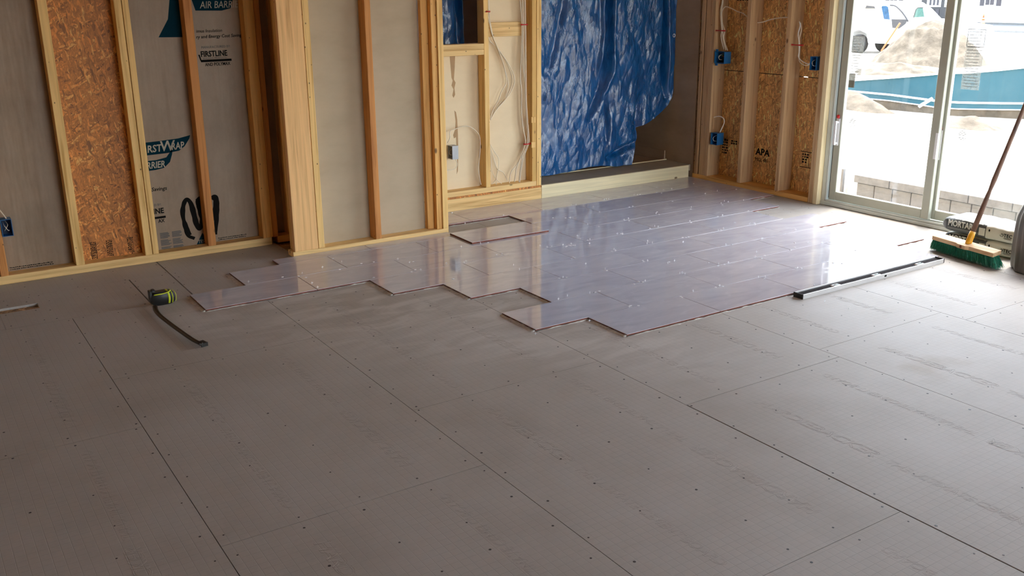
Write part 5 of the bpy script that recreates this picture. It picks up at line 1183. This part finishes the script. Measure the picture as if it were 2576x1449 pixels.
# block retaining wall beside the door
rw = thing('retaining_wall', 'low grey concrete block wall just outside the sliding door', 'wall', (5.38, 0.6, -0.62))
me = None
def blk(name, x0, x1, y0, y1, z0, z1):
    global me
    return box(name, M_block, rw, x0, x1, y0+0.003, y1-0.003, z0+0.002, z1-0.002, 0.005)
y = 2.75; i = 0
while y > -1.6:
    blk('block', 5.275, 5.44, y-0.205, y, -0.62, -0.295); y -= 0.205
y = 2.78
while y > -1.6:
    blk('cap_block', 5.255, 5.46, y-0.41, y, -0.295, -0.215); y -= 0.41
pl = thing('stone_pillar', 'short stacked grey stone pillar left of the block wall', 'pillar', (5.36, 3.14, -0.62))
for k in range(5): box('stone', M_block, pl, 5.27, 5.44, 3.09+0.01*(k % 2), 3.20, -0.62+0.092*k, -0.62+0.092*k+0.088, 0.006)
tag(box('garden_stake', M_block, None, 5.33, 5.36, 2.965, 2.99, -0.62, -0.20), 'thin grey post between the stone pillar and the block wall', 'post')

# pickup truck
tk = thing('pickup_truck', 'white pickup truck with its front door open behind the sand heap', 'truck', (30.9, 20.8, -0.92))
def tpoly(name, m, pts, x0, x1): return prism(name, m, tk, pts, 'x', x0, x1)
tpoly('truck_body', M_paint, [(24.6,-0.50),(24.6,1.0),(24.4,1.06),(20.7,1.06),(20.35,1.0),(19.95,0.78),(19.50,0.42),(18.3,0.33),(17.4,0.22),(17.25,-0.1),(17.25,-0.5),(18.0,-0.5),(18.1,-0.2),(18.5,-0.1),(18.9,-0.2),(19.0,-0.5),(21.35,-0.5),(21.45,-0.15),(21.85,0.0),(22.25,-0.15),(22.35,-0.5)], 30.0, 31.8)
def quad(name, m, pts, x): 
    return prism(name, m, tk, [(p[1], p[2]) for p in pts], 'x', x-0.012, x)
quad('rear_window', plain('tan_cab_interior', (0.42, 0.34, 0.24), 0.7), [(29.990, 21.905, 0.856), (29.990, 21.609, 0.859), (29.990, 21.598, 0.919), (29.990, 21.213, 0.892), (29.990, 21.083, 0.435), (29.990, 21.852, 0.421)], 29.99)
quad('window_shade', M_grey, [(29.970, 21.563, 0.904), (29.970, 21.214, 0.877), (29.970, 21.151, 0.804), (29.970, 21.605, 0.800)], 29.97)
quad('quarter_window', M_tint, [(29.990, 20.885, 0.851), (29.990, 20.855, 0.895), (29.990, 20.678, 0.896), (29.990, 20.602, 0.853), (29.990, 20.473, 0.402), (29.990, 20.722, 0.412)], 29.99)
quad('door_opening', M_grey, [(29.990, 20.388, 0.418), (29.990, 19.698, 0.417), (29.990, 19.762, 0.257), (29.990, 20.013, 0.077), (29.990, 20.311, 0.098)], 29.99)
b = bmesh.new(); c_ = Vector(tk.location); sp = smooth_path([Vector(p) - c_ for p in [(29.980, 20.516, 0.927), (29.980, 20.286, 0.900), (29.980, 20.060, 0.757), (29.980, 19.827, 0.544), (29.980, 19.664, 0.346)]], 4)
tubebm(b, sp, 0.028, 6); new_obj('pillar_trim', b, M_grey, tk, True)
dx_ = [(29.600, 19.263, 0.349), (29.600, 19.217, 0.505), (29.600, 19.139, 0.788), (29.600, 19.083, 0.859), (29.600, 18.773, 0.862), (29.600, 18.647, 0.529), (29.600, 18.591, 0.125), (29.600, 19.231, 0.108)]
prism('open_door', M_paint, tk, [(p[1], p[2]) for p in dx_], 'x', 29.55, 29.62)
gl = [(29.540, 19.143, 0.508), (29.540, 19.065, 0.790), (29.540, 19.007, 0.847), (29.540, 18.812, 0.848), (29.540, 18.705, 0.543)]; prism('door_glass', M_tintg, tk, [(p[1], p[2]) for p in gl], 'x', 29.53, 29.545)
b = bmesh.new(); tubebm(b, [Vector(p) - c_ for p in [(29.530, 19.136, 0.508), (29.530, 19.075, 0.790), (29.530, 19.002, 0.861), (29.530, 18.790, 0.863)]], 0.018, 6); new_obj('pillar_trim', b, M_grey, tk, True)
for yc in (18.5, 21.85):
    for xw in (30.02, 31.55):
        b = bmesh.new(); tubebm(b, [(0, 0, 0), (0.03, 0, 0), (0.2, 0, 0), (0.23, 0, 0)], [0.32, 0.36, 0.36, 0.32], 24); new_obj('wheel', b, M_tire, tk, True, Vector((xw, yc, -0.56)) - c_)

# house across the yard
hs = thing('house', 'white house with a dark garage door and grey shutters across the yard', 'house', (50.6, 31.0, -0.52))
def hb(name, m, x0, x1, y0, y1, z0, z1, bev=0.0): return box(name, m, hs, x0, x1, y0, y1, z0, z1, bev)
hb('house_wall', M_paint, 50.0, 58.0, 14.0, 48.0, -0.35, 3.2); hb('foundation', M_block, 50.02, 58.0, 14.0, 48.0, -0.55, -0.35)
for k in range(13): hb('siding_board', M_paint, 49.975, 49.999, 14.0, 48.0, -0.34+0.2*k, -0.15+0.2*k)
gd = hb('garage_door', M_grey, 49.93, 49.974, 30.35, 32.85, -0.50, 1.9)
for y0 in (31.55, 30.40):
    f_ = hb('door_window', M_paint, 49.90, 49.929, y0, y0+0.92, 0.46, 1.3)
    for k in range(3):
        hb('window_light', M_tint if False else M_shut, 49.885, 49.899, y0+0.14+0.24*k, y0+0.14+0.24*k+0.13, 0.56, 0.9)
for y0 in (31.62, 31.95, 32.25, 30.9, 30.6): hb('door_panel', M_shut, 49.905, 49.929, y0, y0+0.2, -0.30, 0.35)
for ya, yb_, sa, sb in ((28.31, 28.84, 28.90, 29.16), (34.52, 35.02, 35.10, 35.36)):
    hb('window_frame', M_paint, 49.93, 49.974, ya-0.06, yb_+0.06, 0.52, 1.9)
    for k in range(2):
        for l in range(3): hb('window_light', M_shut, 49.915, 49.929, ya+0.02+k*(yb_-ya)/2, ya-0.02+(k+1)*(yb_-ya)/2, 0.60+0.33*l, 0.89+0.33*l)
    hb('shutter', M_shut, 49.92, 49.974, sa, sb, 0.55, 1.9); w_ = sb-sa
    hb('shutter', M_shut, 49.92, 49.974, ya-0.12-w_, ya-0.12, 0.55, 1.9)
b = bmesh.new(); vs = [b.verts.new(p) for p in ((-1.0, -17.6, 0), (7.8, -17.6, 0), (7.8, 17.6, 0), (-1.0, 17.6, 0), (3.4, -17.6, 2.2), (3.4, 17.6, 2.2))]
for f in ((0,1,4), (2,3,5), (0,4,5,3), (1,2,5,4), (0,3,2,1)): b.faces.new([vs[i] for i in f])
new_obj('roof', b, M_shut, hs, loc=Vector((50.0, 31.0, 3.2)) - org(hs))
dv = struct('driveway'); box('gravel_strip', M_block, dv, 43.2, 49.99, 10, 50, -0.60, -0.455)
cp = Vector([(44.850, 25.734, -0.450)][0])
tc_ = thing('traffic_cone', 'orange traffic cone with white bands on the grey strip before the white house', 'cone', tuple(cp))
b = bmesh.new(); boxbm(b, -0.18, 0.18, -0.18, 0.18, 0.0, 0.04); new_obj('cone_base', b, M_cone, tc_)
for n_, m_, z0, z1 in (('cone_body', M_cone, 0.04, 0.27), ('reflective_band', M_paint, 0.271, 0.38), ('cone_body', M_cone, 0.381, 0.47), ('reflective_band', M_paint, 0.471, 0.52), ('cone_tip', M_cone, 0.521, 0.70)):
    b = bmesh.new(); r = lambda z: 0.135*(1-z/0.74)+0.012; tubebm(b, [(0, 0, z0), (0, 0, z1)], [r(z0), r(z1)], 16); new_obj(n_, b, m_, tc_, True)
